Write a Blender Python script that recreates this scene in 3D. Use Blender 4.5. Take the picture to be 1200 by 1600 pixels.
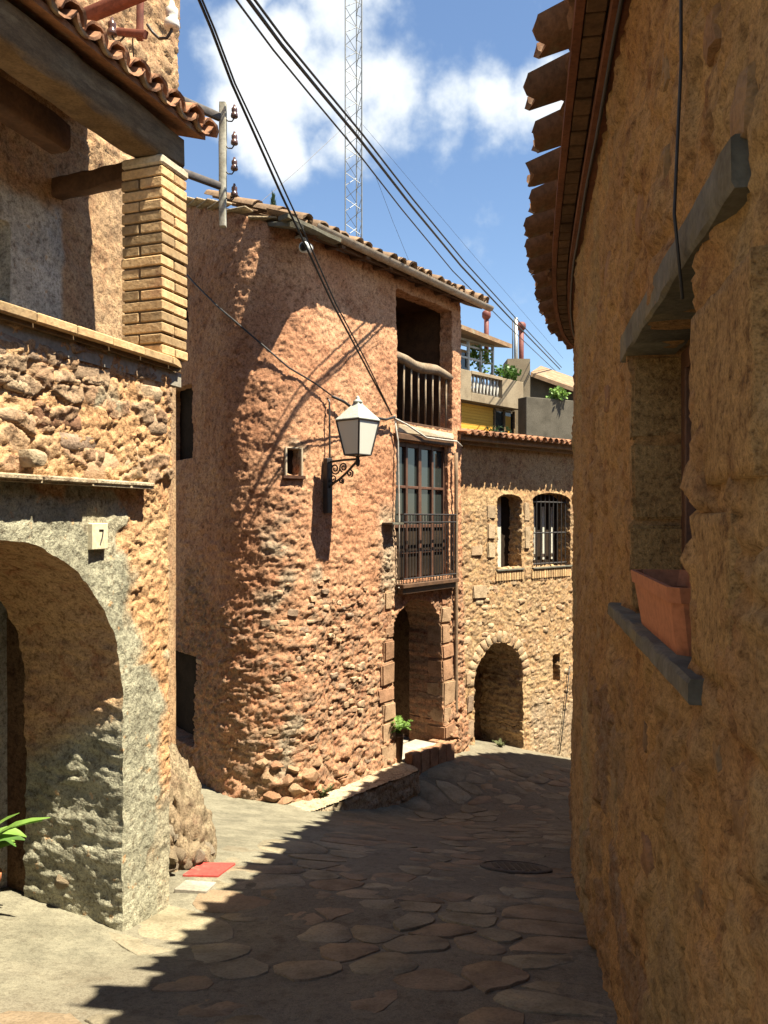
import bpy, bmesh, math, random
import numpy as np
from mathutils import Vector, Matrix
random.seed(7)
rng = np.random.default_rng(7)
for o in list(bpy.data.objects): bpy.data.objects.remove(o)
S = bpy.context.scene
COL = S.collection
# ------------------------------------------------------------------ camera
FPX, HOR = 1270.0, 810.0          # focal length and horizon measured on the 1200x1600 photograph
cam = bpy.data.cameras.new('camera'); camo = bpy.data.objects.new('camera', cam); COL.objects.link(camo)
cam.sensor_fit = 'VERTICAL'; cam.sensor_height = 36; cam.lens = FPX/1600*36
cam.shift_y = (HOR-800)/1600; cam.clip_start = 0.05; cam.clip_end = 3000
camo.location = (0, 0, 0); camo.rotation_euler = (math.radians(90), 0, 0)
S.camera = camo
# ------------------------------------------------------------------ sun, sky, exposure
LDIR = Vector((-0.415, 0.24, -1.0)).normalized()
sun = bpy.data.lights.new('sun', 'SUN'); sun.energy = 5.0; sun.angle = math.radians(0.53); sun.color = (1, 0.915, 0.73)
suno = bpy.data.objects.new('sun', sun); COL.objects.link(suno)
suno.rotation_euler = LDIR.to_track_quat('-Z', 'Y').to_euler(); suno.location = (5, -5, 20)
S.view_settings.view_transform = 'Standard'; S.view_settings.look = 'None'
S.view_settings.exposure = 1.88; S.view_settings.gamma = 1
S.cycles.max_bounces = 6; S.cycles.diffuse_bounces = 3; S.cycles.glossy_bounces = 2; S.cycles.transmission_bounces = 2
W = bpy.data.worlds.new('World'); S.world = W; W.use_nodes = True
W.cycles.sampling_method = 'MANUAL'; W.cycles.sample_map_resolution = 512
def world():
    nt = W.node_tree; N = nt.nodes; L = nt.links
    bg = N['Background']; bg.inputs['Strength'].default_value = 0.0505
    sky = N.new('ShaderNodeTexSky'); sky.sky_type = 'NISHITA'; sky.sun_disc = False
    sky.sun_elevation = math.asin(-LDIR.z); sky.sun_rotation = math.atan2(-LDIR.x, -LDIR.y)
    sky.air_density = 1.1; sky.dust_density = 0.1; sky.ozone_density = 3.5
    tc = N.new('ShaderNodeTexCoord')
    warp = N.new('ShaderNodeTexNoise'); warp.inputs['Scale'].default_value = 9; warp.inputs['Detail'].default_value = 4
    L.new(tc.outputs['Generated'], warp.inputs['Vector'])
    nz = N.new('ShaderNodeTexNoise'); nz.inputs['Scale'].default_value = 6.5; nz.inputs['Detail'].default_value = 6; nz.inputs['Roughness'].default_value = 0.58
    L.new(tc.outputs['Generated'], nz.inputs['Vector'])
    def math_(op, a, b=None, c=None):
        m = N.new('ShaderNodeMath'); m.operation = op
        for i, v in enumerate((a, b, c)):
            if v is None: continue
            if isinstance(v, (int, float)): m.inputs[i].default_value = v
            else: L.new(v, m.inputs[i])
        return m.outputs[0]
    # cumulus banks: each a direction on the dome and an angular size; the same kind of bank is spread round the whole sky
    banks = []
    for px, py, r in ((430,125,.095),(390,165,.06),(520,130,.10),(535,25,.085),(455,50,.05),(620,150,.08),(700,150,.06),(765,145,.06),(840,135,.055),(430,215,.055),(530,215,.05),(540,-60,.085),(900,150,.05),(400,-20,.03)):
        banks.append((Vector(((px-600)/FPX, 1, (HOR-py)/FPX)).normalized(), r))
    for k in range(4):
        a = 1.3+k*1.25; e = 0.25+0.5*((k*37) % 11)/11
        banks.append((Vector((math.sin(a)*math.cos(e), math.cos(a)*math.cos(e), math.sin(e))), 0.14+0.012*((k*5) % 7)))
    tot = None
    for d, r in banks:
        vd = N.new('ShaderNodeVectorMath'); vd.operation = 'DISTANCE'; L.new(tc.outputs['Generated'], vd.inputs[0]); vd.inputs[1].default_value = d
        mr = N.new('ShaderNodeMapRange'); mr.interpolation_type = 'SMOOTHSTEP'
        mr.inputs['From Min'].default_value = 0; mr.inputs['From Max'].default_value = r*1.5
        mr.inputs['To Min'].default_value = 1; mr.inputs['To Max'].default_value = 0
        L.new(vd.outputs['Value'], mr.inputs['Value'])
        tot = mr.outputs[0] if tot is None else math_('MAXIMUM', tot, mr.outputs[0])
    nn = math_('MULTIPLY_ADD', nz.outputs['Fac'], 3.3, -1.68)
    ww = math_('MULTIPLY_ADD', warp.outputs['Fac'], 1.3, -0.65)
    dens = math_('ADD', math_('ADD', math_('MULTIPLY', tot, 1.12), nn), ww)
    mr = N.new('ShaderNodeMapRange'); mr.interpolation_type = 'SMOOTHSTEP'
    mr.inputs['From Min'].default_value = 0.30; mr.inputs['From Max'].default_value = 0.98; L.new(dens, mr.inputs['Value'])
    cl = N.new('ShaderNodeMix'); cl.data_type = 'RGBA'
    cl.inputs['A'].default_value = (4.3, 4.9, 5.5, 1); cl.inputs['B'].default_value = (6.5, 6.6, 6.6, 1)
    mr2 = N.new('ShaderNodeMapRange'); mr2.inputs['From Min'].default_value = 0.5; mr2.inputs['From Max'].default_value = 1.25; L.new(dens, mr2.inputs['Value'])
    L.new(mr2.outputs[0], cl.inputs['Factor'])
    mx = N.new('ShaderNodeMix'); mx.data_type = 'RGBA'
    L.new(math_('MULTIPLY', mr.outputs[0], 0.94), mx.inputs['Factor']); L.new(sky.outputs[0], mx.inputs['A']); L.new(cl.outputs['Result'], mx.inputs['B'])
    L.new(mx.outputs['Result'], bg.inputs['Color'])
world()

# ------------------------------------------------------------------ numpy noise
def _h(ix, iy, s):
    n = (ix.astype(np.int64)*374761393 + iy.astype(np.int64)*668265263 + s*974634777) & 0xffffffff
    n = ((n ^ (n >> 13))*1274126177) & 0xffffffff
    n = n ^ (n >> 16)
    return (n & 0xffffff)/float(0xffffff)
def vnoise(x, y, s=0):
    x = np.asarray(x, float); y = np.asarray(y, float)
    ix = np.floor(x); iy = np.floor(y); fx = x-ix; fy = y-iy
    fx = fx**3*(fx*(6*fx-15)+10); fy = fy**3*(fy*(6*fy-15)+10)
    a = _h(ix, iy, s); b = _h(ix+1, iy, s); c = _h(ix, iy+1, s); d = _h(ix+1, iy+1, s)
    return (a*(1-fx)+b*fx)*(1-fy)+(c*(1-fx)+d*fx)*fy
def fbm(x, y, s=0, o=4, g=0.5):
    t = 0; a = 1; n = 0
    for k in range(o):
        t = t+a*(vnoise(x*2**k, y*2**k, s+k*17)-0.5)*2; n += a; a *= g
    return t/n
def worley(x, y, s=0):
    x = np.asarray(x, float); y = np.asarray(y, float)
    ix = np.floor(x); iy = np.floor(y)
    f1 = np.full(x.shape, 9.0); f2 = np.full(x.shape, 9.0); cid = np.zeros(x.shape); tl_ = np.zeros(x.shape)
    for dx in (-1, 0, 1):
        for dy in (-1, 0, 1):
            cx = ix+dx; cy = iy+dy
            px = cx+0.1+0.8*_h(cx, cy, s+1); py = cy+0.1+0.8*_h(cx, cy, s+2)
            d = np.hypot(px-x, py-y); i = _h(cx, cy, s+3)
            n1 = d < f1
            f2 = np.where(n1, f1, np.minimum(f2, d)); cid = np.where(n1, i, cid); f1 = np.where(n1, d, f1)
            tl_ = np.where(n1, (x-px)*(_h(cx, cy, s+4)-.5)+(y-py)*(_h(cx, cy, s+5)-.5), tl_)
    return f1, f2, cid, tl_
def sst(a, b, x): 
    t = np.clip((np.asarray(x, float)-a)/(b-a), 0, 1); return t*t*(3-2*t)

# ------------------------------------------------------------------ object helpers
WM = {}
def wm(p): return WM.get(p.name, Matrix.Identity(4))
def par(o, p, basis=None):
    if p is not None:
        o.parent = p; o.matrix_parent_inverse = wm(p).inverted()
    if basis is not None: o.matrix_basis = basis
def tag(o, label=None, cat=None, group=None, kind=None):
    if label: o['label'] = label
    if cat: o['category'] = cat
    if group: o['group'] = group
    if kind: o['kind'] = kind
    return o
def thing(name, loc, label, cat, group=None):
    o = bpy.data.objects.new(name, None); COL.objects.link(o); o.location = loc; o.empty_display_size = 0.1
    WM[o.name] = Matrix.Translation(Vector(loc)); return tag(o, label, cat, group)
def link(name, me, mat, parent=None, basis=None):
    if mat and not me.materials: me.materials.append(mat)
    o = bpy.data.objects.new(name, me); COL.objects.link(o); par(o, parent, basis)
    if basis is not None and parent is None: pass
    return o
class MB:
    def __init__(s): s.v = []; s.f = []
    def add(s, vs, fs):
        n = len(s.v); s.v += [tuple(v) for v in vs]; s.f += [tuple(i+n for i in f) for f in fs]; return s
    def hexa(s, p):   # 8 points: bottom 4 ccw, top 4
        return s.add(p, [(3,2,1,0),(4,5,6,7),(0,1,5,4),(1,2,6,5),(2,3,7,6),(3,0,4,7)])
    def box(s, c, ex, ey, ez):
        c = Vector(c); ex = Vector(ex); ey = Vector(ey); ez = Vector(ez)
        return s.hexa([c-ex-ey-ez, c+ex-ey-ez, c+ex+ey-ez, c-ex+ey-ez, c-ex-ey+ez, c+ex-ey+ez, c+ex+ey+ez, c-ex+ey+ez])
    def abox(s, x0, x1, y0, y1, z0, z1):
        return s.box(((x0+x1)/2, (y0+y1)/2, (z0+z1)/2), ((x1-x0)/2, 0, 0), (0, (y1-y0)/2, 0), (0, 0, (z1-z0)/2))
    def tube(s, pts, r, n=8, cap=True):
        pts = [Vector(p) for p in pts]; rs = r if isinstance(r, (list, tuple)) else [r]*len(pts)
        rings = []; up = None
        for i, p in enumerate(pts):
            t = (pts[min(i+1, len(pts)-1)]-pts[max(i-1, 0)]).normalized()
            if up is None:
                up = Vector((0, 0, 1)) if abs(t.z) < 0.9 else Vector((1, 0, 0))
            a = t.cross(up).normalized(); b = a.cross(t).normalized(); up = b
            rings.append([p+(a*math.cos(2*math.pi*k/n)+b*math.sin(2*math.pi*k/n))*rs[i] for k in range(n)])
        vs = [q for ring in rings for q in ring]; fs = []
        for i in range(len(pts)-1):
            for k in range(n):
                fs.append((i*n+k, i*n+(k+1) % n, (i+1)*n+(k+1) % n, (i+1)*n+k))
        if cap: fs.append(tuple(range(n))[::-1]); fs.append(tuple((len(pts)-1)*n+k for k in range(n)))
        return s.add(vs, fs)
    def lathe(s, c, prof, n=16, ax=None):   # prof: (r, h) from bottom to top
        c = Vector(c); az = Vector(ax or (0, 0, 1)).normalized()
        a = az.orthogonal().normalized(); b = az.cross(a)
        vs = []; fs = []
        for r, h in prof:
            for k in range(n): vs.append(c+az*h+(a*math.cos(2*math.pi*k/n)+b*math.sin(2*math.pi*k/n))*r)
        for i in range(len(prof)-1):
            for k in range(n): fs.append((i*n+k, i*n+(k+1) % n, (i+1)*n+(k+1) % n, (i+1)*n+k))
        fs.append(tuple(range(n))[::-1]); fs.append(tuple((len(prof)-1)*n+k for k in range(n)))
        return s.add(vs, fs)
    def prism(s, poly, vec):
        n = len(poly); vec = Vector(vec); a = [Vector(p) for p in poly]
        return s.add(a+[p+vec for p in a], [tuple(range(n))[::-1], tuple(range(n, 2*n))]+[(i, (i+1) % n, n+(i+1) % n, n+i) for i in range(n)])
    def mesh(s, name, bevel=0, smooth=False, seg=1):
        me = bpy.data.meshes.new(name); me.from_pydata(s.v, [], s.f)
        bm = bmesh.new(); bm.from_mesh(me)
        bmesh.ops.recalc_face_normals(bm, faces=bm.faces)
        if bevel: bmesh.ops.bevel(bm, geom=list(bm.edges), offset=bevel, segments=seg, affect='EDGES', clamp_overlap=True)
        bm.to_mesh(me); bm.free()
        if smooth: me.polygons.foreach_set('use_smooth', [True]*len(me.polygons))
        return me
    def build(s, name, mat, parent=None, bevel=0, smooth=False, seg=1, basis=None):
        return link(name, s.mesh(name, bevel, smooth, seg), mat, parent, basis)
def auto(o, deg=40):
    me = o.data
    me.polygons.foreach_set('use_smooth', [True]*len(me.polygons))
    try: me.set_sharp_from_angle(angle=math.radians(deg))
    except Exception: pass
    return o
def npmesh(name, V, F, mat, parent=None, attr=None, smooth=True):
    me = bpy.data.meshes.new(name)
    F = np.asarray(F, np.int32); V = np.asarray(V, np.float32)
    me.vertices.add(len(V)); me.vertices.foreach_set('co', V.ravel())
    me.loops.add(F.size); me.loops.foreach_set('vertex_index', F.ravel())
    me.polygons.add(len(F)); me.polygons.foreach_set('loop_start', np.arange(0, F.size, F.shape[1], dtype=np.int32))
    if smooth: me.polygons.foreach_set('use_smooth', np.ones(len(F), bool))
    me.update(calc_edges=True); me.validate()
    if attr is not None:
        a = me.attributes.new('msk', 'FLOAT_COLOR', 'POINT'); c = np.ones((len(V), 4), np.float32); c[:, :3] = attr
        a.data.foreach_set('color', c.ravel())
    return link(name, me, mat, parent)

# ------------------------------------------------------------------ materials
def nodes(name, rough=0.9, spec=0.25):
    m = bpy.data.materials.new(name); m.use_nodes = True; nt = m.node_tree
    b = nt.nodes['Principled BSDF']; b.inputs['Roughness'].default_value = rough; b.inputs['Specular IOR Level'].default_value = spec
    return m, nt, b
class NG:
    def __init__(s, nt): s.nt = nt; s.N = nt.nodes; s.L = nt.links; s.tc = s.N.new('ShaderNodeTexCoord')
    def noise(s, scale, detail=5, rough=0.55, vec=None, dist=0):
        n = s.N.new('ShaderNodeTexNoise'); n.inputs['Scale'].default_value = scale; n.inputs['Detail'].default_value = detail
        n.inputs['Roughness'].default_value = rough; n.inputs['Distortion'].default_value = dist
        s.L.new(vec or s.tc.outputs['Object'], n.inputs['Vector']); return n.outputs['Fac']
    def stretch(s, sc):
        m = s.N.new('ShaderNodeMapping'); m.inputs['Scale'].default_value = sc; s.L.new(s.tc.outputs['Object'], m.inputs['Vector']); return m.outputs[0]
    def rmp(s, fac, a, b, lo=0., hi=1.):
        m = s.N.new('ShaderNodeMapRange'); m.interpolation_type = 'SMOOTHSTEP'; s.L.new(fac, m.inputs['Value'])
        for k, v in zip(('From Min', 'From Max', 'To Min', 'To Max'), (a, b, lo, hi)): m.inputs[k].default_value = v
        return m.outputs[0]
    def ramp(s, fac, stops, const=False):
        r = s.N.new('ShaderNodeValToRGB'); s.L.new(fac, r.inputs['Fac']); e = r.color_ramp.elements
        if const: r.color_ramp.interpolation = 'CONSTANT'
        while len(e) < len(stops): e.new(0.5)
        for i, (p, c) in enumerate(stops): e[i].position = p; e[i].color = (*c, 1)
        return r.outputs[0]
    def mix(s, fac, a, b, mode='MIX'):
        m = s.N.new('ShaderNodeMix'); m.data_type = 'RGBA'; m.blend_type = mode
        for k, v in (('Factor', fac), ('A', a), ('B', b)):
            i = [q for q in m.inputs if q.name == k and (q.type == ('VALUE' if k == 'Factor' else 'RGBA'))][0]
            if isinstance(v, (int, float)): i.default_value = v
            elif isinstance(v, tuple): i.default_value = (*v, 1)
            else: s.L.new(v, i)
        return [q for q in m.outputs if q.type == 'RGBA'][0]
    def bump(s, b, fac, strength=0.5, dist=0.01, prev=None):
        n = s.N.new('ShaderNodeBump'); n.inputs['Strength'].default_value = strength; n.inputs['Distance'].default_value = dist
        s.L.new(fac, n.inputs['Height'])
        if prev: s.L.new(prev, n.inputs['Normal'])
        s.L.new(n.outputs[0], b.inputs['Normal']); return n.outputs[0]
    def rand(s): 
        n = s.N.new('ShaderNodeObjectInfo'); return n.outputs['Random']
    def attr(s):
        a = s.N.new('ShaderNodeAttribute'); a.attribute_name = 'msk'
        q = s.N.new('ShaderNodeSeparateColor'); s.L.new(a.outputs['Color'], q.inputs[0]); return q.outputs
def stucco(name, c1, c2, c3, stones, grey=(.42,.4,.33), k=1.0, bump=0.6, bd=0.012, streak=False, al=.74, spk=1.0):
    c1, c2, c3, grey = (tuple(q*al for q in c) for c in (c1, c2, c3, grey)); stones = [tuple(q*al for q in c) for c in stones]
    m, nt, b = nodes(name, 0.93, 0.15); g = NG(nt); R, G, B = g.attr()[:3]
    big = g.noise(1.1*k, 3, 0.6); med = g.noise(7*k, 4, 0.65); fine = g.noise(55*k, 3, 0.7); vfine = g.noise(170*k, 1, 0.6)
    c = g.mix(g.rmp(big, .36, .64), c1, c2)
    c = g.mix(g.rmp(med, .5, .72), c, c3)
    sc = g.ramp(B, [(i/(len(stones)), q) for i, q in enumerate(stones)])
    sc = g.mix(g.rmp(g.noise(16*k, 3, .65), .35, .7), sc, (.21,.155,.105))
    c = g.mix(R, c, sc)
    gc = g.mix(g.rmp(g.noise(4*k, 3, .6), .35, .68), grey, tuple(q*.68 for q in grey))
    gc = g.mix(g.rmp(g.noise(14*k, 3, .6), .62, .75), gc, c1)
    c = g.mix(G, c, gc)
    if streak:
        st = g.noise(3.0, 4, .6, g.stretch((5, 5, .5))); c = g.mix(g.rmp(st, .52, .75, 0, .55), c, tuple(q*.45 for q in c1))
    c = g.mix(spk, c, g.ramp(fine, [(.28, (.40,.36,.32)), (.47, (.94,.93,.92)), (.75, (1.3,1.27,1.22))]), 'MULTIPLY')  # dark speckle in the colour, partly standing in for shade in small pits
    c = g.mix(spk, c, g.ramp(g.noise(21*k, 3, .65), [(.30, (.50,.45,.41)), (.46, (.95,.94,.93)), (.75, (1.22,1.2,1.16))]), 'MULTIPLY')  # coarser speckle, again with some pit shade put into the colour
    c = g.mix(1.0, c, g.ramp(vfine, [(.28, (.66,.64,.62)), (.55, (1,1,1))]), 'MULTIPLY')
    nt.links.new(c, b.inputs['Base Color'])
    g.bump(b, fine, bump, bd)
    return m
def simple(name, c1, c2=None, rough=0.8, scale=12, spec=0.3, metal=0, bump=0.2, bd=0.004, rnd=0.0, stretch=None, c3=None, scale2=50, al=.78):
    c2 = c2 or tuple(q*.6 for q in c1); c1, c2, c3 = (tuple(q*al for q in c) if c else None for c in (c1, c2, c3))
    m, nt, b = nodes(name, rough, spec); g = NG(nt); b.inputs['Metallic'].default_value = metal
    c2 = c2 or tuple(q*.6 for q in c1)
    v = g.stretch(stretch) if stretch else None
    n = g.noise(scale, 4, .6, v); c = g.mix(g.rmp(n, .35, .68), c1, c2)
    if c3: c = g.mix(g.rmp(g.noise(scale*.45, 3, .65, v), .55, .7), c, c3)
    n2 = g.noise(scale2, 3, .6, v); c = g.mix(1.0, c, g.ramp(n2, [(.25, (.7,.7,.7)), (.6, (1.08,1.08,1.08))]), 'MULTIPLY')
    if rnd:
        c = g.mix(1.0, c, g.ramp(g.rand(), [(0, (1-rnd, 1-rnd, 1-rnd)), (1, (1+rnd*.5, 1+rnd*.4, 1+rnd*.3))]), 'MULTIPLY')
    nt.links.new(c, b.inputs['Base Color']); g.bump(b, n2, bump, bd); return m
def stone_mat(name, cols, scale=14, bump=0.6, al=.74):
    cols = [tuple(q*al for q in c) for c in cols]
    m, nt, b = nodes(name, 0.9, 0.2); g = NG(nt)
    c = g.ramp(g.rand(), [(i/len(cols), q) for i, q in enumerate(cols)])
    n = g.noise(scale, 4, .65); c = g.mix(1.0, c, g.ramp(n, [(.3, (.6,.57,.53)), (.55, (1,1,1)), (.8, (1.2,1.15,1.1))]), 'MULTIPLY')
    n2 = g.noise(70, 3, .65); c = g.mix(1.0, c, g.ramp(n2, [(.25, (.65,.65,.65)), (.55, (1.03,1.03,1.03))]), 'MULTIPLY')
    nt.links.new(c, b.inputs['Base Color']); g.bump(b, n2, bump, .01); return m

RED = [(.33,.125,.07),(.43,.215,.12),(.50,.285,.16),(.34,.15,.09),(.46,.25,.14),(.25,.15,.10)]
M_TOWER = stucco('tower_stucco', (.58,.335,.20), (.50,.255,.145), (.34,.155,.085), RED, grey=(.40,.36,.27), k=.9, al=.86)
M_FAR = stucco('far_stucco', (.62,.43,.235), (.55,.35,.18), (.42,.23,.12), [(.44,.25,.15),(.55,.40,.24),(.60,.47,.30),(.40,.30,.2)], k=.8)
M_HOUSE = stucco('house_rubble', (.66,.43,.235), (.62,.37,.19), (.46,.23,.12), [(.44,.24,.14),(.58,.40,.24),(.62,.46,.29),(.48,.28,.18),(.38,.29,.21)], grey=(.47,.46,.345), k=1.3)
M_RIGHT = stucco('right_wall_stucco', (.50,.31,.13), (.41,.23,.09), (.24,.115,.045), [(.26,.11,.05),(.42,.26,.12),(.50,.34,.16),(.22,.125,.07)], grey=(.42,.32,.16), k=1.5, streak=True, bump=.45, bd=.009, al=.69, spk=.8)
M_UPPER = stucco('upper_house_stucco', (.60,.42,.25), (.52,.34,.19), (.38,.23,.13), RED, grey=(.66,.64,.58), k=1.2)
M_GROUND = stucco('street_cement', (.46,.41,.30), (.39,.345,.255), (.30,.25,.175), [(.40,.3,.2),(.3,.2,.14)], grey=(.50,.465,.34), k=1.0, bump=.45, al=.40, spk=.45)
M_KERB = stucco('kerb_cement', (.54,.46,.33), (.46,.37,.25), (.36,.25,.16), RED, k=1.2)
M_FLAG = stone_mat('flagstone', [(.25,.21,.14),(.29,.25,.165),(.26,.185,.115),(.32,.28,.19),(.22,.19,.13),(.28,.21,.135)], 5, .5, .84)
M_STONE = stone_mat('rubble_stone', [(.50,.28,.17),(.56,.38,.23),(.42,.22,.13),(.60,.45,.29),(.50,.34,.21),(.38,.27,.19)], 9, .7)
M_STONEP = stone_mat('pale_rubble_stone', [(.50,.34,.21),(.56,.42,.26),(.46,.29,.18),(.60,.47,.30),(.52,.38,.24)], 9, .7)
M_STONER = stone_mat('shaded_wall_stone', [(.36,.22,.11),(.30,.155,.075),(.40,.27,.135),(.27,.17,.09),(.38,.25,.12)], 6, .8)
M_QUOIN = stone_mat('quoin_stone', [(.40,.20,.115),(.48,.29,.17),(.36,.18,.10),(.50,.33,.20)], 7, .8)
M_ROCK = stone_mat('grey_rock', [(.34,.28,.20),(.44,.37,.27),(.30,.23,.16),(.40,.31,.20)], 8, 1.0)
M_CONGL = stucco('conglomerate', (.36,.30,.20), (.30,.23,.15), (.22,.15,.10), RED, k=1.6, bump=.9)
M_BLOCK = stucco('jamb_block', (.45,.30,.135), (.39,.25,.105), (.28,.165,.07), RED, k=1.5, bump=.6, al=.70)
M_BRICK = simple('buff_brick', (.66,.455,.245), (.58,.38,.19), .9, 14, .2, bump=.6, bd=.006, rnd=.42, c3=(.50,.30,.16), scale2=38)
M_MORTAR = simple('mortar', (.20,.13,.07), (.15,.10,.055), .95, 20, .1)
M_TILE = simple('roof_tile_clay', (.40,.20,.11), (.30,.15,.085), .9, 10, .2, bump=.5, bd=.006, rnd=.35, c3=(.36,.29,.20))
M_TILED = simple('roof_tile_weathered', (.30,.20,.125), (.22,.145,.09), .92, 9, .2, bump=.5, bd=.006, rnd=.3, c3=(.30,.26,.18))
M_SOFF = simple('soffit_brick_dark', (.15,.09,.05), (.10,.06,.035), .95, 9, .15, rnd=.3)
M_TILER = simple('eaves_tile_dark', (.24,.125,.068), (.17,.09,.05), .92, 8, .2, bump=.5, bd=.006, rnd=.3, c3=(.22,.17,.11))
M_DECK = simple('roof_deck', (.18,.11,.07), None, .95, 8)
M_REDSTRIP = simple('red_strip', (.21,.085,.045), (.15,.06,.033), .85, 6, .2, stretch=(1,1,1))
M_WOOD = simple('beam_wood', (.22,.15,.08), (.13,.085,.045), .85, 5, .25, bump=.5, bd=.006, stretch=(1.5,1.5,6), c3=(.28,.20,.11))
M_WOODD = simple('dark_wood', (.13,.068,.035), (.08,.042,.023), .7, 8, .3, bump=.3)
M_REDWOOD = simple('window_wood', (.13,.06,.036), (.085,.038,.022), .55, 10, .4)
M_LOG = simple('log_grey', (.30,.23,.16), (.20,.14,.09), .9, 8, .2, bump=.5)
M_STEEL = simple('weathered_steel', (.10,.085,.08), (.06,.05,.045), .6, 14, .4, metal=.4)
M_RUST = simple('rust_red_steel', (.24,.075,.045), (.15,.045,.03), .75, 14, .3)
M_POST = simple('pale_post', (.42,.40,.33), (.30,.28,.22), .8, 14, .3)
M_IRON = simple('black_iron', (.022,.020,.020), (.04,.03,.025), .55, 20, .5)
M_PORC = simple('brown_porcelain', (.11,.055,.045), (.08,.04,.033), .25, 10, .6, bump=0)
M_PORCW = simple('white_porcelain', (.75,.73,.68), (.6,.58,.52), .25, 10, .6, bump=0)
M_WHITE = simple('white_paint', (.74,.73,.69), (.62,.6,.55), .85, 6, .2, c3=(.5,.47,.4))
M_CABLE = simple('black_cable', (.02,.02,.022), (.03,.03,.03), .6, 20, .4, bump=0)
M_CABLEW = simple('grey_cable', (.55,.52,.46), (.42,.38,.33), .7, 20, .3, bump=0)
M_ZINC = simple('zinc_gutter', (.44,.37,.29), (.33,.25,.18), .6, 12, .4, metal=.15)
M_SLATE = simple('slate_sill', (.165,.155,.12), (.115,.105,.08), .9, 9, .2, bump=.5, bd=.006, c3=(.20,.17,.105))
M_DARK = simple('dark_interior', (.05,.035,.025), (.03,.022,.016), .95, 4, .05)
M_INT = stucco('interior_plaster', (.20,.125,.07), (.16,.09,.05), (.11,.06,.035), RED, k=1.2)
M_TERRA = simple('terracotta', (.48,.185,.085), (.42,.155,.07), .75, 5, .25, bump=.05)
M_SOIL = simple('soil', (.06,.04,.025), None, 1, 30, .05)
M_CONC = simple('concrete', (.42,.38,.31), (.34,.30,.24), .9, 4, .2, c3=(.27,.24,.19))
M_CONCD = simple('old_concrete', (.13,.115,.09), (.10,.088,.068), .95, 3, .15, c3=(.075,.066,.05))
M_TANC = simple('tan_concrete', (.33,.265,.18), (.27,.21,.14), .92, 3, .15, c3=(.21,.165,.11))
M_BAL = simple('baluster_white', (.60,.58,.52), (.5,.47,.42), .8, 8)
M_YELLOW = simple('yellow_blind', (.78,.42,.06), (.70,.36,.05), .8, 3, .2, bump=.1, stretch=(.5,.5,8))
M_ALU = simple('aluminium', (.45,.45,.43), (.36,.36,.34), .45, 8, .5, metal=.5)
M_REDPIPE = simple('red_flue', (.20,.06,.045), (.16,.05,.04), .6, 8)
M_MAST = simple('galvanised', (.24,.25,.25), (.18,.19,.2), .5, 6, .4, metal=.3)
M_PAINTRED = simple('red_plate', (.48,.07,.055), (.38,.06,.05), .8, 14, .25, c3=(.36,.14,.10))
M_LID = simple('cast_iron_lid', (.085,.072,.055), (.06,.05,.04), .75, 14, .35, bump=.4)
M_PLATE = simple('house_number_tile', (.72,.63,.43), (.66,.56,.37), .5, 6, .4)
M_CREAM = simple('cream_plaster', (.62,.52,.38), (.54,.43,.30), .93, 5, .15, c3=(.48,.36,.24))
M_CAMW = simple('camera_white', (.78,.78,.76), (.7,.7,.68), .4, 4, .4, bump=0)
def glass_mat(name, col, rough=.08, spec=.6):
    m, nt, b = nodes(name, rough, spec); b.inputs['Base Color'].default_value = (*col, 1); return m
M_PANE = glass_mat('window_glass', (.025,.03,.028), .06, .8)
M_PANEL = simple('pale_shutter', (.66,.64,.55), (.58,.56,.47), .7, 5, .25)
M_LENS = glass_mat('camera_lens', (.006,.006,.008), .1, .8)
def opal():
    m, nt, b = nodes('opal_glass', .3, .5); b.inputs['Base Color'].default_value = (.62,.62,.55,1)
    b.inputs['Transmission Weight'].default_value = 0.0; b.inputs['Subsurface Weight'].default_value = 0.25; b.inputs['Subsurface Radius'].default_value = (.05,.05,.05); return m
M_OPAL = opal()
M_LROOF = simple('lantern_roof', (.50,.52,.46), (.42,.44,.39), .45, 8, .4, bump=.05)
def leafm(name, c1, c2):
    m, nt, b = nodes(name, .5, .35); g = NG(nt); c = g.mix(g.rand(), c1, c2); c = g.mix(g.rmp(g.noise(9, 4), .35, .65, 0, .6), c, tuple(q*.5 for q in c1))
    nt.links.new(c, b.inputs['Base Color'])
    t = nt.nodes.new('ShaderNodeBsdfTranslucent'); nt.links.new(c, t.inputs[0]); a = nt.nodes.new('ShaderNodeMixShader'); a.inputs[0].default_value = .3
    nt.links.new(b.outputs[0], a.inputs[1]); nt.links.new(t.outputs[0], a.inputs[2]); nt.links.new(a.outputs[0], nt.nodes['Material Output'].inputs[0]); return m
M_LEAF = leafm('leaf_green', (.07,.15,.03), (.10,.20,.04))
M_LEAFL = leafm('leaf_light', (.16,.28,.05), (.20,.33,.07))
M_LEAFD = leafm('leaf_dark', (.03,.06,.025), (.045,.08,.03))
M_STEM = simple('plant_stem', (.12,.13,.05), None, .8)

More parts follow.
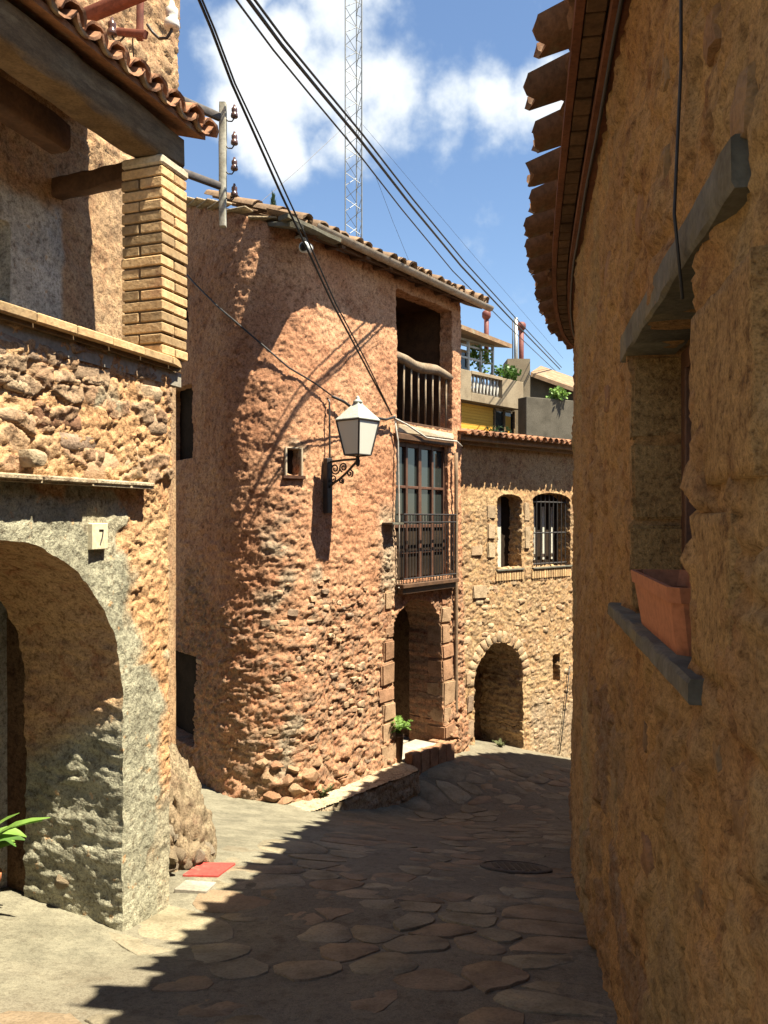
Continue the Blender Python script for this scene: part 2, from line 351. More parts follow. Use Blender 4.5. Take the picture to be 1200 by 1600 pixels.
# ------------------------------------------------------------------ wall paths (plan curves) with photo bearings
def rounded(pts, rad):
    out = [Vector(pts[0])]
    for i in range(1, len(pts)-1):
        a, b, c = Vector(pts[i-1]), Vector(pts[i]), Vector(pts[i+1]); r = rad[i-1]
        d1 = (a-b).normalized(); d2 = (c-b).normalized()
        if r <= 0: out.append(b); continue
        ang = d1.angle(d2); tl = r/math.tan(ang/2); p1 = b+d1*tl; p2 = b+d2*tl
        cen = b+(d1+d2).normalized()*(r/math.sin(ang/2)); v1 = p1-cen; v2 = p2-cen; tot = v1.angle_signed(v2)
        for k in range(17):
            q = v1.copy(); q.rotate(Matrix.Rotation(-tot*k/16, 2)); out.append(cen+q)
    out.append(Vector(pts[-1])); return out
class Path:
    def __init__(s, pts, side=1):
        P = np.array([(p[0], p[1]) for p in pts], float); seg = np.hypot(*np.diff(P, axis=0).T); keep = np.r_[True, seg > 1e-6]
        s.P = P[keep]; s.c = np.r_[0, np.cumsum(np.hypot(*np.diff(s.P, axis=0).T))]; s.L = s.c[-1]; s.side = side
        n = max(int(s.L/0.005), 10); s.du = np.linspace(0, s.L, n)
        s.dx = np.interp(s.du, s.c, s.P[:, 0]); s.dy = np.interp(s.du, s.c, s.P[:, 1])
        tx = np.gradient(s.dx); ty = np.gradient(s.dy)
        k = np.ones(9)/9; tx = np.convolve(np.pad(tx, 4, 'edge'), k, 'valid'); ty = np.convolve(np.pad(ty, 4, 'edge'), k, 'valid')
        l = np.hypot(tx, ty); s.nx = ty/l*side; s.ny = -tx/l*side
    def xy(s, u): return np.interp(u, s.du, s.dx), np.interp(u, s.du, s.dy)
    def nn(s, u):
        a = np.interp(u, s.du, s.nx); b = np.interp(u, s.du, s.ny); l = np.hypot(a, b); return a/l, b/l
    def p(s, u, out=0., z=0.):
        x, y = s.xy(u); a, b = s.nn(u); return Vector((float(x+a*out), float(y+b*out), float(z)))
    def n(s, u): a, b = s.nn(u); return Vector((float(a), float(b), 0))
    def d(s, u): n = s.n(u)*s.side; return Vector((-n.y, n.x, 0))
    def hit(s, px, last=False):
        a = (px-600)/FPX; q = s.dx-a*s.dy; m = (s.dy > 0.3); c = np.where((np.sign(q[1:]) != np.sign(q[:-1])) & m[1:])[0]
        if len(c) == 0: i = int(np.argmin(np.where(m, np.abs(q), 1e9)))
        else: i = min(c, key=lambda j: s.dy[j])
        return float(s.du[i])
    def hz(s, px, py):
        u = s.hit(px); x, y = s.xy(u); return u, float((HOR-py)/FPX*y)
    def box(s, mb, u0, u1, o0, o1, z0, z1):   # curved-aware box (straight between u0 and u1)
        return mb.hexa([s.p(u0, o0, z0), s.p(u1, o0, z0), s.p(u1, o1, z0), s.p(u0, o1, z0), s.p(u0, o0, z1), s.p(u1, o0, z1), s.p(u1, o1, z1), s.p(u0, o1, z1)])

def relief(name, path, us, zs, disp, mat, parent, sdf=None, rdepth=0.3, top=None, bot=None, rings=4, mask=None, rnoise=0.012, rattr=None):
    us = np.asarray(us); zs = np.asarray(zs); nu, nz = len(us), len(zs)
    U, Z = np.meshgrid(us, zs, indexing='ij'); U = U.ravel().copy(); Z = Z.ravel().copy()
    if top is not None: Z = np.minimum(Z, top(U))
    if bot is not None: Z = np.maximum(Z, bot(U))
    i = np.arange(nu-1)[:, None]*nz+np.arange(nz-1)[None, :]
    F = np.stack([i, i+nz, i+nz+1, i+1], -1).reshape(-1, 4)
    snapped = np.zeros(len(U), bool)
    if sdf is not None:
        s = sdf(U, Z); inside = s < 0
        F = F[~inside[F].all(1)]
        used = np.zeros(len(U), bool); used[F.ravel()] = True
        sn = used & inside
        # also pull vertices lying just outside onto the rim so that rim cells stay regular
        for _ in range(3):
            e = 2e-3; s0 = sdf(U[sn], Z[sn]); gx = (sdf(U[sn]+e, Z[sn])-sdf(U[sn]-e, Z[sn]))/(2*e); gz = (sdf(U[sn], Z[sn]+e)-sdf(U[sn], Z[sn]-e))/(2*e)
            q = gx*gx+gz*gz+1e-6; U[sn] -= s0*gx/q; Z[sn] -= s0*gz/q
        snapped = sn
    if top is not None or bot is not None:
        zz = Z[F]; uu = U[F]; F = F[(zz.max(1)-zz.min(1)) > 1e-5]
    D = disp(U, Z); A = mask(U, Z, D) if mask else np.zeros((len(U), 3))
    x, y = path.xy(U); a, b = path.nn(U)
    V = np.stack([x+a*D, y+b*D, Z], 1)
    if path.side < 0: F = F[:, ::-1]
    Vs = [V]; As = [A]; Fs = [F]; base = len(V)
    if sdf is not None:
        E = np.concatenate([F[:, [0, 1]], F[:, [1, 2]], F[:, [2, 3]], F[:, [3, 0]]]); Es = np.sort(E, 1)
        key = Es[:, 0].astype(np.int64)*len(U)+Es[:, 1]; uq, idx, cnt = np.unique(key, return_index=True, return_counts=True)
        be = E[idx[cnt == 1]]; be = be[snapped[be].all(1)]
        ids = np.unique(be); mp = -np.ones(len(U), int); mp[ids] = np.arange(len(ids)); n = len(ids)
        rd = rdepth(U[ids], Z[ids]) if callable(rdepth) else np.full(n, rdepth)
        for r in range(rings+1):
            f = r/rings; dd = D[ids]*(1-f)-rd*f
            dp = rd*f; qv = Z[ids]+U[ids]*.7; nz_ = (fbm(dp*9+3, qv*13, 91, 4)+.6*fbm(dp*30, qv*38, 95, 2))*rnoise*(1 if r else 0)
            Vs.append(np.stack([x[ids]+a[ids]*dd+path.side*-b[ids]*nz_, y[ids]+b[ids]*dd+path.side*a[ids]*nz_, Z[ids]+(fbm(dp*10+5, U[ids]*11+Z[ids]*3, 92, 4))*rnoise*(1 if r else 0)], 1)); As.append(A[ids] if rattr is None else rattr(A[ids].copy(), U[ids], Z[ids], f))
        for r in range(rings):
            p0 = mp[be[:, 0]]+base+r*n; p1 = mp[be[:, 1]]+base+r*n
            Fs.append(np.stack([p1, p0, p0+n, p1+n], 1))
    V = np.concatenate(Vs); A = np.concatenate(As); F = np.concatenate(Fs)
    usedv = np.unique(F); mp = -np.ones(len(V), int); mp[usedv] = np.arange(len(usedv))
    return npmesh(name, V[usedv], mp[F], mat, parent, A[usedv])
def rect(u0, u1, z0, z1, r=0.02, wob=0.0, sd=3):
    def f(U, Z):
        w = fbm(U*11, Z*11, sd, 3)*wob if wob else 0
        qx = np.abs(U-(u0+u1)/2)-(u1-u0)/2+r; qz = np.abs(Z-(z0+z1)/2)-(z1-z0)/2+r
        return np.hypot(np.maximum(qx, 0), np.maximum(qz, 0))+np.minimum(np.maximum(qx, qz), 0)-r+w
    return f
def arch(u0, u1, z0, zs, rise, wob=0.0, sd=5):
    uc = (u0+u1)/2; hw = (u1-u0)/2
    def f(U, Z):
        w = fbm(U*10, Z*10, sd, 3)*wob if wob else 0
        k = hw/rise; d = np.hypot(U-uc, np.maximum(Z-zs, 0)*k)-hw
        return np.maximum(d/np.where(Z > zs, max(1, k)**.5, 1), z0-Z)+w
    return f
def union(*fs): return lambda U, Z: np.minimum.reduce([f(U, Z) for f in fs])
def rubble_disp(sc=6, asp=1.7, amp=.03, seed=1, warp=.25):
    def f(U, Z):
        wx = fbm(U*3, Z*3, seed+40, 3)*warp; wy = fbm(U*3+9, Z*3, seed+50, 3)*warp
        f1, f2, cid, tl_ = worley(U*sc+wx*sc*.3+fbm(U*sc*2, Z*sc*2, seed+60, 2)*.22, Z*sc*asp+wy*sc*.3+fbm(U*sc*2+5, Z*sc*2, seed+61, 2)*.22, seed)
        st = sst(.0, .20, f2-f1)*(.35+.65*cid)+tl_*1.3*sst(.05, .25, f2-f1)
        mo = .36+.34*fbm(U*sc*.45, Z*sc*.45, seed+62, 3)+.22*fbm(U*sc*1.9, Z*sc*2.6, seed+63, 3)
        e = sst(-.06, .10, st-mo); h = np.where(st > mo, st, mo+.25*(st-mo))
        return h*amp, e, cid
    return f
def rough(U, Z, s=0, a=.012): return fbm(U*7, Z*7, s, 5, .55)*a+fbm(U*34, Z*34, s+5, 3, .6)*a*.55

# ------------------------------------------------------------------ ground
GC = np.array([(0,-3,-1.5),(-2,0,-1.6),(.3,0,-1.62),(.75,2.6,-1.68),(-1.33,2.8,-1.76),(0,3,-1.79),(-1.27,4,-2.13),(0,4.5,-2.13),(1.2,4.9,-2.27),(-.95,4.9,-2.15),
  (-1.85,4.0,-1.88),(-2.3,3.3,-1.76),(-2.6,4.6,-1.9),(-1.36,6.4,-2.47),(-2.0,7.2,-2.62),(-1.1,8.2,-2.93),(-2.4,10.0,-3.0),(-3.4,11,-3.02),(0,6.5,-2.62),(1.0,6.0,-2.58),(1.6,7.2,-2.82),
  (.5,9.4,-3.46),(.0,8.5,-3.16),(.45,10.2,-3.03),(1.05,11.3,-3.22),(1.4,9.6,-3.32),(2.3,10.2,-3.42),(1.4,12.0,-3.28),(2.3,12.7,-3.62),(3.1,13.3,-3.95),(4.5,13,-4.1),(6,14,-4.5),(-6,4,-1.9),(-6,10,-3),(-5,0,-1.6)], float)
def _tri(x): return x
_R = np.sqrt(((GC[:, None, :2]-GC[None, :, :2])**2).sum(-1)+.15)
_n = len(GC); _A = np.block([[_R-.35*np.eye(_n), np.c_[np.ones(_n), GC[:, :2]]], [np.c_[np.ones(_n), GC[:, :2]].T, np.zeros((3, 3))]])
_w = np.linalg.solve(_A, np.r_[GC[:, 2], 0, 0, 0])
def g(x, y):
    x = np.asarray(x, float); y = np.asarray(y, float); sh = np.broadcast(x, y).shape; x = np.broadcast_to(x, sh).ravel(); y = np.broadcast_to(y, sh).ravel()
    r = np.sqrt((x[:, None]-GC[None, :, 0])**2+(y[:, None]-GC[None, :, 1])**2+.15)
    z = r@_w[:_n]+_w[_n]+_w[_n+1]*x+_w[_n+2]*y
    k = sst(9, 16, np.hypot(x, y-6)); return (z*(1-k)+(-4.4)*k).reshape(sh)
def gz(x, y): return float(g(np.array([x]), np.array([y]))[0])
def ground():
    fx = np.arange(-4, 5.001, .035); fy = np.arange(.8, 14.5, .04)
    ox = np.array([5.5, 6.5, 8, 10, 13, 17, 24, 40, 80, 160, 320, 640, 1200.])
    xs = np.r_[-(ox[::-1]-1), fx, ox]; ys = np.r_[-1200, -600, -300, -150, -80, -40, -20, -12, -8, -5, -3, -2, -1, 0, fy, fy[-1]+ox-4.6]
    X, Y = np.meshgrid(xs, ys, indexing='ij'); Z = g(X, Y)
    near = (np.abs(X) < 6) & (Y > .5) & (Y < 15)
    Z = Z+np.where(near, fbm(X*2, Y*2, 3, 3)*.012+fbm(X*9, Y*9, 4, 4)*.006+fbm(X*30, Y*30, 8, 2)*.0022, 0)
    nx, ny = X.shape; i = np.arange(nx-1)[:, None]*ny+np.arange(ny-1)[None, :]
    F = np.stack([i, i+ny, i+ny+1, i+1], -1).reshape(-1, 4)
    A = np.zeros((X.size, 3)); d = X.ravel()+1.0-.30*(Y.ravel()-4)
    A[:, 1] = 1-sst(-.4, .35, d+fbm(X.ravel()*3, Y.ravel()*3, 6, 3)*.4)
    return npmesh('street', np.stack([X.ravel(), Y.ravel(), Z.ravel()], 1), F, M_GROUND, None, A)
STREET = tag(ground(), 'sloping cement and flagstone street between the old stone houses', 'street', kind='structure')

# ------------------------------------------------------------------ right house (in shade)
RP0 = [(-.08,-2.5),(.345,0),(.79,2.62),(1.195,4.95),(1.395,5.95),(1.62,6.9),(1.93,7.9),(2.42,8.8),(3.15,9.55),(4.1,10.3),(6.0,11.65),(8.5,13.2)]
def chaikin(P, n=2):
    P = [Vector(p) for p in P]
    for _ in range(n):
        Q = [P[0]]
        for a, b in zip(P[:-1], P[1:]): Q += [a*.75+b*.25, a*.25+b*.75]
        P = Q+[P[-1]]
    return P
RP = Path(chaikin(RP0, 2), -1)           # outward = towards the street (left)
EAVE = 1.67
RH = thing('stone_house', RP.p(RP.hit(970), 0, -1.7), 'shaded ochre stone house along the right edge with window and toothed tile eaves', 'house')
ru0, ru1 = RP.hit(1090), RP.hit(986)     # window opening near and far edge
RWZ0, RWZ1 = -.30, .52
rd_ = rubble_disp(3.0, 1.35, .035, 11, .5); rd2 = rubble_disp(8.5, 1.3, .012, 23, .4)
def rdisp(U, Z):
    h, e, c = rd_(U, Z); h2, e2, c2 = rd2(U, Z); k = sst(-.15, .35, fbm(U*.9+3, Z*.9, 77, 3))
    pits = sst(.45, .8, fbm(U*22, Z*22, 15, 3))*.012
    x = np.asarray(Z); bat = np.clip(-(x+.5), 0, 3)*.012
    return h*(.5+.5*k)+h2*.9+rough(U, Z, 31, .021)-pits+bat-.02
def rmask(U, Z, D):
    h, e, c = rd_(U, Z); k = sst(.1, .5, fbm(U*.8, Z*.8, 78, 3))
    A = np.zeros((len(U), 3)); A[:, 0] = e*sst(.35, .6, c)*.9*(.35+.65*k); A[:, 2] = c; A[:, 1] = sst(.1, .5, fbm(U*1.3, Z*.7, 79, 4))*.7; return A
s0 = RP.hit(1199); uu = [0]
while uu[-1] < RP.L:
    y = RP.xy(uu[-1])[1]; uu.append(uu[-1]+(0.2 if y < .6 else min(.013+.0035*max(y-1.5, 0), .06) if y < 10 else .15))
zs = np.arange(-5.0, EAVE+.05, .016); zs = np.r_[np.arange(-5, -2.6, .06), np.arange(-2.6, EAVE+.06, .014)]
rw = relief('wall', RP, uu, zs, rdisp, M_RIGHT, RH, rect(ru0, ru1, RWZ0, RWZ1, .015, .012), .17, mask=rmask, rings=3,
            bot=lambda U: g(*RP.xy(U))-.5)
# near jamb: large dressed blocks of stone, one by one
def block(path, u0, u1, z0, z1, o0, o1, mat, parent, name='block', wob=.006, bev=.008):
    mb = MB(); j = lambda: random.uniform(-wob, wob)
    P = []
    for z in (z0, z1):
        for (u, o) in ((u0, o0), (u1, o0), (u1, o1), (u0, o1)): P.append(path.p(u+j(), o+j(), z+j()))
    mb.hexa(P); o = mb.build(name, mat, parent, bevel=bev, seg=2); return auto(o, 50)
ub = ru0
def rough_block(u0, u1, z0, z1, o0, o1, sd):
    nu, nz = max(int((u1-u0)/.02), 4), max(int((z1-z0)/.02), 4); U, Z = np.meshgrid(np.linspace(u0, u1, nu), np.linspace(z0, z1, nz), indexing='ij')
    ed = np.minimum(np.minimum(U-u0, u1-U), np.minimum(Z-z0, z1-Z)); O = o1+fbm(U*9, Z*9, sd, 4)*.007+fbm(U*40, Z*40, sd+3, 2)*.003-.022*(1-sst(0, .025, ed+fbm(U*14, Z*14, sd+7, 2)*.006))
    e = ed < 1e-6; O = np.where(e, o0, O); x, y = RP.xy(U.ravel()); a_, b_ = RP.nn(U.ravel()); i = np.arange(nu-1)[:, None]*nz+np.arange(nz-1)[None, :]; F = np.stack([i, i+1, i+nz+1, i+nz], -1).reshape(-1, 4)
    npmesh('jamb_block', np.stack([x+a_*O.ravel(), y+b_*O.ravel(), Z.ravel()], 1), F, M_BLOCK, rw)
for q, (w, z0, z1) in enumerate(((.34,-.30,.03),(.46,.04,.41))): rough_block(ub-w, ub+.012, z0, z1, -.15, .016, 400+q)
for (z0, z1) in ((-.28,-.02),(0,.235),(.25,.51)):
    block(RP, ru1-.012, ru1+.05, z0, z1, -.165, .0, M_BLOCK, rw, 'jamb_block')
# lintel, sill, window
def slab(u0, u1, o0, o1, z0, z1, name, jit):
    uu_ = np.linspace(u0, u1, 22); V = []; F = []; c = .007
    for u in uu_:
        for (o, z) in ((o0, z0+c), (o0+c, z0), (o1-c, z0), (o1, z0+c), (o1, z1-c), (o1-c, z1), (o0+c, z1), (o0, z1-c)): V.append(RP.p(u+random.uniform(-.004, .004), o+random.uniform(-jit, jit), z+random.uniform(-jit, jit)))
    for i in range(21):
        for k in range(8): F.append((i*8+k, i*8+(k+1) % 8, i*8+8+(k+1) % 8, i*8+8+k))
    F += [tuple(range(8)), tuple(21*8+k for k in range(8))[::-1]]; mb = MB(); mb.add(V, F); return auto(mb.build(name, M_SLATE, RH), 40)
slab(RP.hit(1162), RP.hit(979), -.14, .022, .515, .60, 'lintel', .0028)
slab(RP.hit(1108), RP.hit(968), -.16, .04, -.345, -.298, 'window_sill', .0018)
win = MB(); RP.box(win, ru0-.02, ru1+.02, -.21, -.20, RWZ0-.02, RWZ1+.02); wo = win.build('window', M_DARK, RH)
for (a, b, c, d) in ((ru0, ru1, RWZ0, RWZ0+.06), (ru0, ru1, RWZ1-.06, RWZ1), (ru0, ru0+.06, RWZ0, RWZ1), (ru1-.07, ru1, RWZ0, RWZ1), ((ru0+ru1)/2-.035, (ru0+ru1)/2+.035, RWZ0, RWZ1)):
    m = MB(); RP.box(m, a, b, -.195, -.15, c, d); m.build('window_frame', M_REDWOOD, wo, bevel=.004)
for a, b in ((ru0+.06, (ru0+ru1)/2-.035), ((ru0+ru1)/2+.035, ru1-.07)):
    m = MB(); RP.box(m, a, b, -.185, -.178, RWZ0+.06, RWZ1-.06); m.build('pane', M_PANE, wo)
# eaves: strips, brick soffit, channel and cover tiles
def strip(path, us, o0, o1, z0, z1, name, mat, parent):
    mb = MB(); V = []; F = []
    for u in us:
        for (o, z) in ((o0, z0), (o1, z0), (o1, z1), (o0, z1)): V.append(path.p(u, o, z))
    for i in range(len(us)-1):
        for k in range(4): F.append((i*4+k, i*4+(k+1) % 4, i*4+4+(k+1) % 4, i*4+4+k))
    F.append((0,1,2,3)); n = (len(us)-1)*4; F.append((n, n+3, n+2, n+1))
    mb.add(V, F); return mb.build(name, mat, parent)
us_e = np.linspace(0.4, RP.L-.1, 60)
strip(RP, us_e, -.1, .055, EAVE-.02, EAVE+.03, 'eaves_strip', M_REDSTRIP, RH)
strip(RP, us_e, .135, .165, EAVE+.035, EAVE+.085, 'eaves_strip', M_REDSTRIP, RH)
sof = strip(RP, us_e, -.1, .136, EAVE+.062, EAVE+.10, 'soffit', M_DECK, RH)
u = RP.hit(1000)-1.2; bi = 0
while u < RP.hit(900)+4.2:
    if True:
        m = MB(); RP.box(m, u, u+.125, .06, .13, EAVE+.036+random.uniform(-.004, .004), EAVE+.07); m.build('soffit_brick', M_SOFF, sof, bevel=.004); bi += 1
    u += .142
def tile_mesh(name, ln, r0, r1, th=.014, seg=7, cover=True, ang=1.45, jit=.006):
    V = []; F = []
    for j, (y, r) in enumerate(((0, r0), (ln, r1))):
        for k in range(seg+1):
            a = -ang+2*ang*k/seg
            for rr in (r, r-th):
                q = random.uniform(-jit, jit)
                V.append((math.sin(a)*rr+q*.5, y+(q*2 if j == 0 else 0), (math.cos(a)*rr-r*math.cos(ang))*(1 if cover else -1)))
    n = (seg+1)*2
    for k in range(seg):
        a = k*2; F += [(a, a+2, n+a+2, n+a), (a+1, n+a+1, n+a+3, a+3), (a, a+1, a+3, a+2), (n+a, n+a+2, n+a+3, n+a+1)]
    F += [(0, n, n+1, 1), (seg*2, seg*2+1, n+seg*2+1, n+seg*2)]
    mb = MB(); mb.add(V, F); return mb.mesh(name, smooth=True)
def basis(o, ax, ay, az):
    m = Matrix.Identity(4)
    for i, v in enumerate((ax, ay, az)): m.col[i] = (*v, 0)
    m.col[3] = (*o, 1); return m
def tile_at(me, name, org, across, up, parent, jit=.03):
    ay = up.normalized(); ax = (across-ay*across.dot(ay)).normalized(); az = ax.cross(ay)
    if az.z < 0: ax = -ax; az = -az
    b = basis(org, ax, ay, az) @ Matrix.Rotation(random.uniform(-jit, jit), 4, 'Z') @ Matrix.Rotation(random.uniform(-jit, jit), 4, 'Y')
    return link(name, me, None, parent, b)
def sharp(me, mat):
    me.materials.append(mat); 
    try: me.set_sharp_from_angle(angle=math.radians(45))
    except Exception: pass
    return me
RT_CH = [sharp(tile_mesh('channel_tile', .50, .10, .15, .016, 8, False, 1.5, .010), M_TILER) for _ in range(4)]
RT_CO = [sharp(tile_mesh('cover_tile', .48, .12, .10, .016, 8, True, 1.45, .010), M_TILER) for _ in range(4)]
# deck behind the tiles: roof plane rising from the eave
def roof_deck(path, us, o0, z0, slope, depth, name, mat, parent, th=.04, back=None):
    mb = MB(); V = []; F = []
    for u in us:
        for (o, dz) in ((o0, 0), (-depth, 0), (-depth, th), (o0, th)): V.append(path.p(u, o, z0+(o0-o)*slope+dz))
    for i in range(len(us)-1):
        for k in range(4): F.append((i*4+k, i*4+(k+1) % 4, i*4+4+(k+1) % 4, i*4+4+k))
    F.append((0,1,2,3)); n = (len(us)-1)*4; F.append((n, n+3, n+2, n+1)); mb.add(V, F)
    return mb.build(name, mat, parent)
rroof = roof_deck(RP, np.linspace(0.05, RP.L-.05, 60), .16, EAVE+.10, .36, 1.1, 'roof', M_DECK, RH)
m = MB()
strip(RP, np.linspace(0.05, RP.L-.05, 40), -1.15, -1.1, -5, EAVE+.5, 'rear_wall', M_CREAM, RH)
u = 0.9; pitch = .385
while u < RP.L-.4:
    x, y = RP.xy(u); far = u > RP.hit(900)+5.5
    inn = -RP.n(u); up = (inn+Vector((0, 0, .36))).normalized(); ac = RP.d(u)
    ex = random.uniform(-.02, .03)
    ovh = .31+.085*float(sst(2.7, 2.1, y))-.09*float(sst(7.2, 9, y)); b0 = RP.p(u, ovh+ex, EAVE+.075)
    tile_at(random.choice(RT_CH), 'roof_tile', b0+Vector((0,0,.075)), ac, up, rroof, .05)
    b1 = RP.p(u+pitch/2, .10+random.uniform(-.03, .09), EAVE+.10)
    tile_at(random.choice(RT_CO), 'roof_tile', b1, ac, up, rroof, .06)
    tile_at(random.choice(RT_CO), 'roof_tile', b1+up*.40+Vector((0,0,.02)), ac, up, rroof, .06)
    u += pitch*random.uniform(.93, 1.07)
# cable down the right wall and along the eaves, terracotta box
def cable(name, pts, r, mat, label, cat='cable', n=6, group=None):
    o = MB().tube(pts, r, n).build(name, mat, None, smooth=True); return tag(o, label, cat, group)
ua, za = RP.hz(1091, 410); ub_, zb = RP.hz(1084, 60)
cable('wall_cable', [RP.p(ua, .03, .66-.23), RP.p(ua+.003, .045, .6), RP.p(ua+.015, .03, .9), RP.p(ua+.03, .028, 1.3), RP.p(ua+.02, .04, EAVE)], .0034, M_CABLE, 'thin black cable hanging down the shaded right wall over the lintel')
cable('eaves_cable', [RP.p(u, .03, EAVE-.035+.01*math.sin(u*5)) for u in np.linspace(.8, RP.hit(900)+4, 60)], .008, M_CABLE, 'black cable running along the right wall just under the eaves')
pl = thing('window_box', RP.p((ru0+ru1)/2, -.04, -.298), 'terracotta plastic planter box standing on the right window sill', 'planter')
pu0, pu1 = RP.hit(1066)-.03, RP.hit(1003)
def trough():
    mb = MB(); z0, z1 = -.297, -.297+.15
    def ring(k, z, ins): 
        a, b = pu0+.03*(1-k)+ins, pu1-.03*(1-k)-ins; o0, o1 = -.13+.02*(1-k)+ins, .028-.02*(1-k)-ins; c = .022; R = []
        for (u, o, su, so) in ((a, o0, 1, 1), (b, o0, -1, 1), (b, o1, -1, -1), (a, o1, 1, -1)):
            p, q = RP.p(u+su*c, o, z), RP.p(u, o+so*c, z)
            R += [q, p] if (su*so) > 0 else [p, q]
        return R
    rings = [ring(0, z0, 0), ring(.8, z1-.035, 0), ring(.8, z1-.034, -.006), ring(1, z1, -.006), ring(1, z1, .006), ring(.6, z1-.045, .008)]
    V = [p for r in rings for p in r]; F = []
    for i in range(len(rings)-1):
        for k in range(8): F.append((i*8+k, i*8+(k+1) % 8, i*8+8+(k+1) % 8, i*8+8+k))
    F.append(tuple(range(8))[::-1]); mb.add(V, F); o = mb.build('box', M_TERRA, pl); auto(o, 40)
    mb = MB(); mb.add(ring(.6, z1-.05, .004), [tuple(range(8))]); mb.build('soil', M_SOIL, pl)
trough()

# ------------------------------------------------------------------ left house (number 7)
hd = Vector((.334, .943)).normalized(); ha = Vector((-1.27, 4.0)); hin = Vector((-hd.y, hd.x))
hc = ha+hd*.425
HP = Path([ha-hd*4.5, hc-hd*.0, hc+hin*2.0], 1) if False else Path(rounded([ha-hd*4.5, hc, hc+hin*6.0], [.03]), 1)  # unseen return wall lengthened to keep sky light off the tower's left face
HS = Path([ha-hd*4.5, ha+hd*4], 1)
LH = thing('arched_house', (ha.x, ha.y, -2.03), 'sunlit left house with cement arch, rubble wall and brick pillared terrace', 'house')
uj = HP.hit(197); uc = HP.hit(280)
ZLEDGE, ZBAND = .80, .155
h1 = rubble_disp(6.2, 1.9, .024, 51, .5); h2 = rubble_disp(15, 1.5, .011, 57, .3)
def greym(U, Z):
    ac = uj-.82; d = np.hypot(U-ac, np.maximum(Z+.88, 0))-.82
    k = fbm(U*4, Z*4, 61, 4)*.16
    a = 1-sst(.17, .27, d+k+np.where(Z < -.75, -.06, 0)); up = sst(ZBAND+.05, ZBAND-.02, Z+k*.2)
    low = sst(-1.3, -1.7, Z+k*2)*.9
    top = sst(.58, .7, fbm(U*3.2+4, Z*3.2, 66, 3)+.28)*sst(.02, .25, .75-Z)
    return np.clip(np.maximum(a*up, np.maximum(low, top*.9)), 0, 1)
def hdisp(U, Z):
    a, e, c = h1(U, Z); b, e2, c2 = h2(U, Z); G = greym(U, Z); up = sst(ZBAND-.05, ZBAND+.08, Z)
    r = rough(U, Z, 71, .016)
    return a*up*(1-.7*G)+b*(1-G)*.9+r*(1-.45*G)+.012*G-.03
def hmask(U, Z, D):
    a, e, c = h1(U, Z); G = greym(U, Z); up = sst(ZBAND-.05, ZBAND+.08, Z); A = np.zeros((len(U), 3))
    A[:, 0] = e*up*(1-G)*sst(.35, .5, c)*.75; A[:, 1] = G; A[:, 2] = c; return A
us = np.r_[np.arange(0, uj-1.9, .08), np.arange(uj-1.9, HP.hit(280)+.06, .009), np.arange(HP.hit(280)+.07, HP.L, .12)]
zs = np.r_[np.arange(-2.8, -2.3, .05), np.arange(-2.3, ZLEDGE, .009), ZLEDGE]
lw = relief('wall', HP, us, zs, hdisp, M_HOUSE, LH, arch(uj-1.64, uj, -9, -.88, .80, .012), .62, mask=hmask, rings=26, rnoise=.017,
            rattr=lambda A, U, Z, f: A*np.stack([np.zeros(len(U)), sst(-.80, -1.05, Z+f*.3), np.ones(len(U))], 1))
# vault behind the arch
def vault():
    b = Path([HP.p(uj-2.2, -1.02).to_2d(), HP.p(uj+.12, -1.02).to_2d()], 1)
    f = rubble_disp(3.2, 1.5, .08, 33, .5)
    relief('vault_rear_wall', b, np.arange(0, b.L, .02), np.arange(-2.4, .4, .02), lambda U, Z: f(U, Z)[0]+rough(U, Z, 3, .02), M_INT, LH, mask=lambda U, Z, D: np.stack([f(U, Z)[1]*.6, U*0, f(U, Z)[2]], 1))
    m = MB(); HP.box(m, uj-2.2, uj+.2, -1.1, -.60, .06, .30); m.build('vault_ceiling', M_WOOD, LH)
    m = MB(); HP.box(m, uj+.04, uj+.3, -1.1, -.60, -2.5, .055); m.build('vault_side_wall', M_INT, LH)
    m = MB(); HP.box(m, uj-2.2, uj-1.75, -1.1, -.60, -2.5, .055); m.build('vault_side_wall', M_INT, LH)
vault()
# separate stones showing in the rubble above the band and at the jamb foot
def wall_stone(path, u, z, w, h, out, mat, parent, depth=.07, name='stone', n=9):
    mb = MB(); R = []; ph = random.uniform(0, 6)
    prof = [(1.0, -depth), (1.0, out-.03), (.95, out-.010), (.84, out)]
    rr = [random.uniform(.74, 1.12) for _ in range(n)]; rz = [random.uniform(-.006, .006) for _ in range(n)]
    for (k, o) in prof:
        R.append([path.p(u+math.copysign(abs(math.cos(a))**.5, math.cos(a))*w/2*k*rr[i], o+random.uniform(-.005, .005), z+math.copysign(abs(math.sin(a))**.5, math.sin(a))*h/2*k*rr[i]) for i, a in enumerate(2*math.pi*(q+.3)/n for q in range(n))])
    V = [p for r in R for p in r]; F = []
    for i in range(len(R)-1):
        for k in range(n): F.append((i*n+k, i*n+(k+1) % n, (i+1)*n+(k+1) % n, (i+1)*n+k))
    V.append(path.p(u, out*1.06, z)); c = len(V)-1
    for k in range(n): F.append(((len(R)-1)*n+k, (len(R)-1)*n+(k+1) % n, c))
    mb.add(V, F); o = mb.build(name, mat, parent); return auto(o, 60)
for px, py, w, h in ((165,732,50,58),(214,722,44,66),(140,585,42,34),(225,592,62,62),(60,532,60,38),(20,545,46,52),(180,640,34,34),(100,655,70,34),(38,600,52,30),(130,690,62,30),(90,590,46,26),(205,545,40,24),(250,660,34,50),(150,545,50,22),(240,615,36,30),(30,650,50,30),(75,560,44,24),(262,620,28,40)):
    u, z = HP.hz(px, py); y = HP.xy(u)[1]; wall_stone(HP, u, z, w/FPX*y*1.75, h/FPX*y, -.012+random.uniform(-.006, .006), M_STONE, lw, n=8)
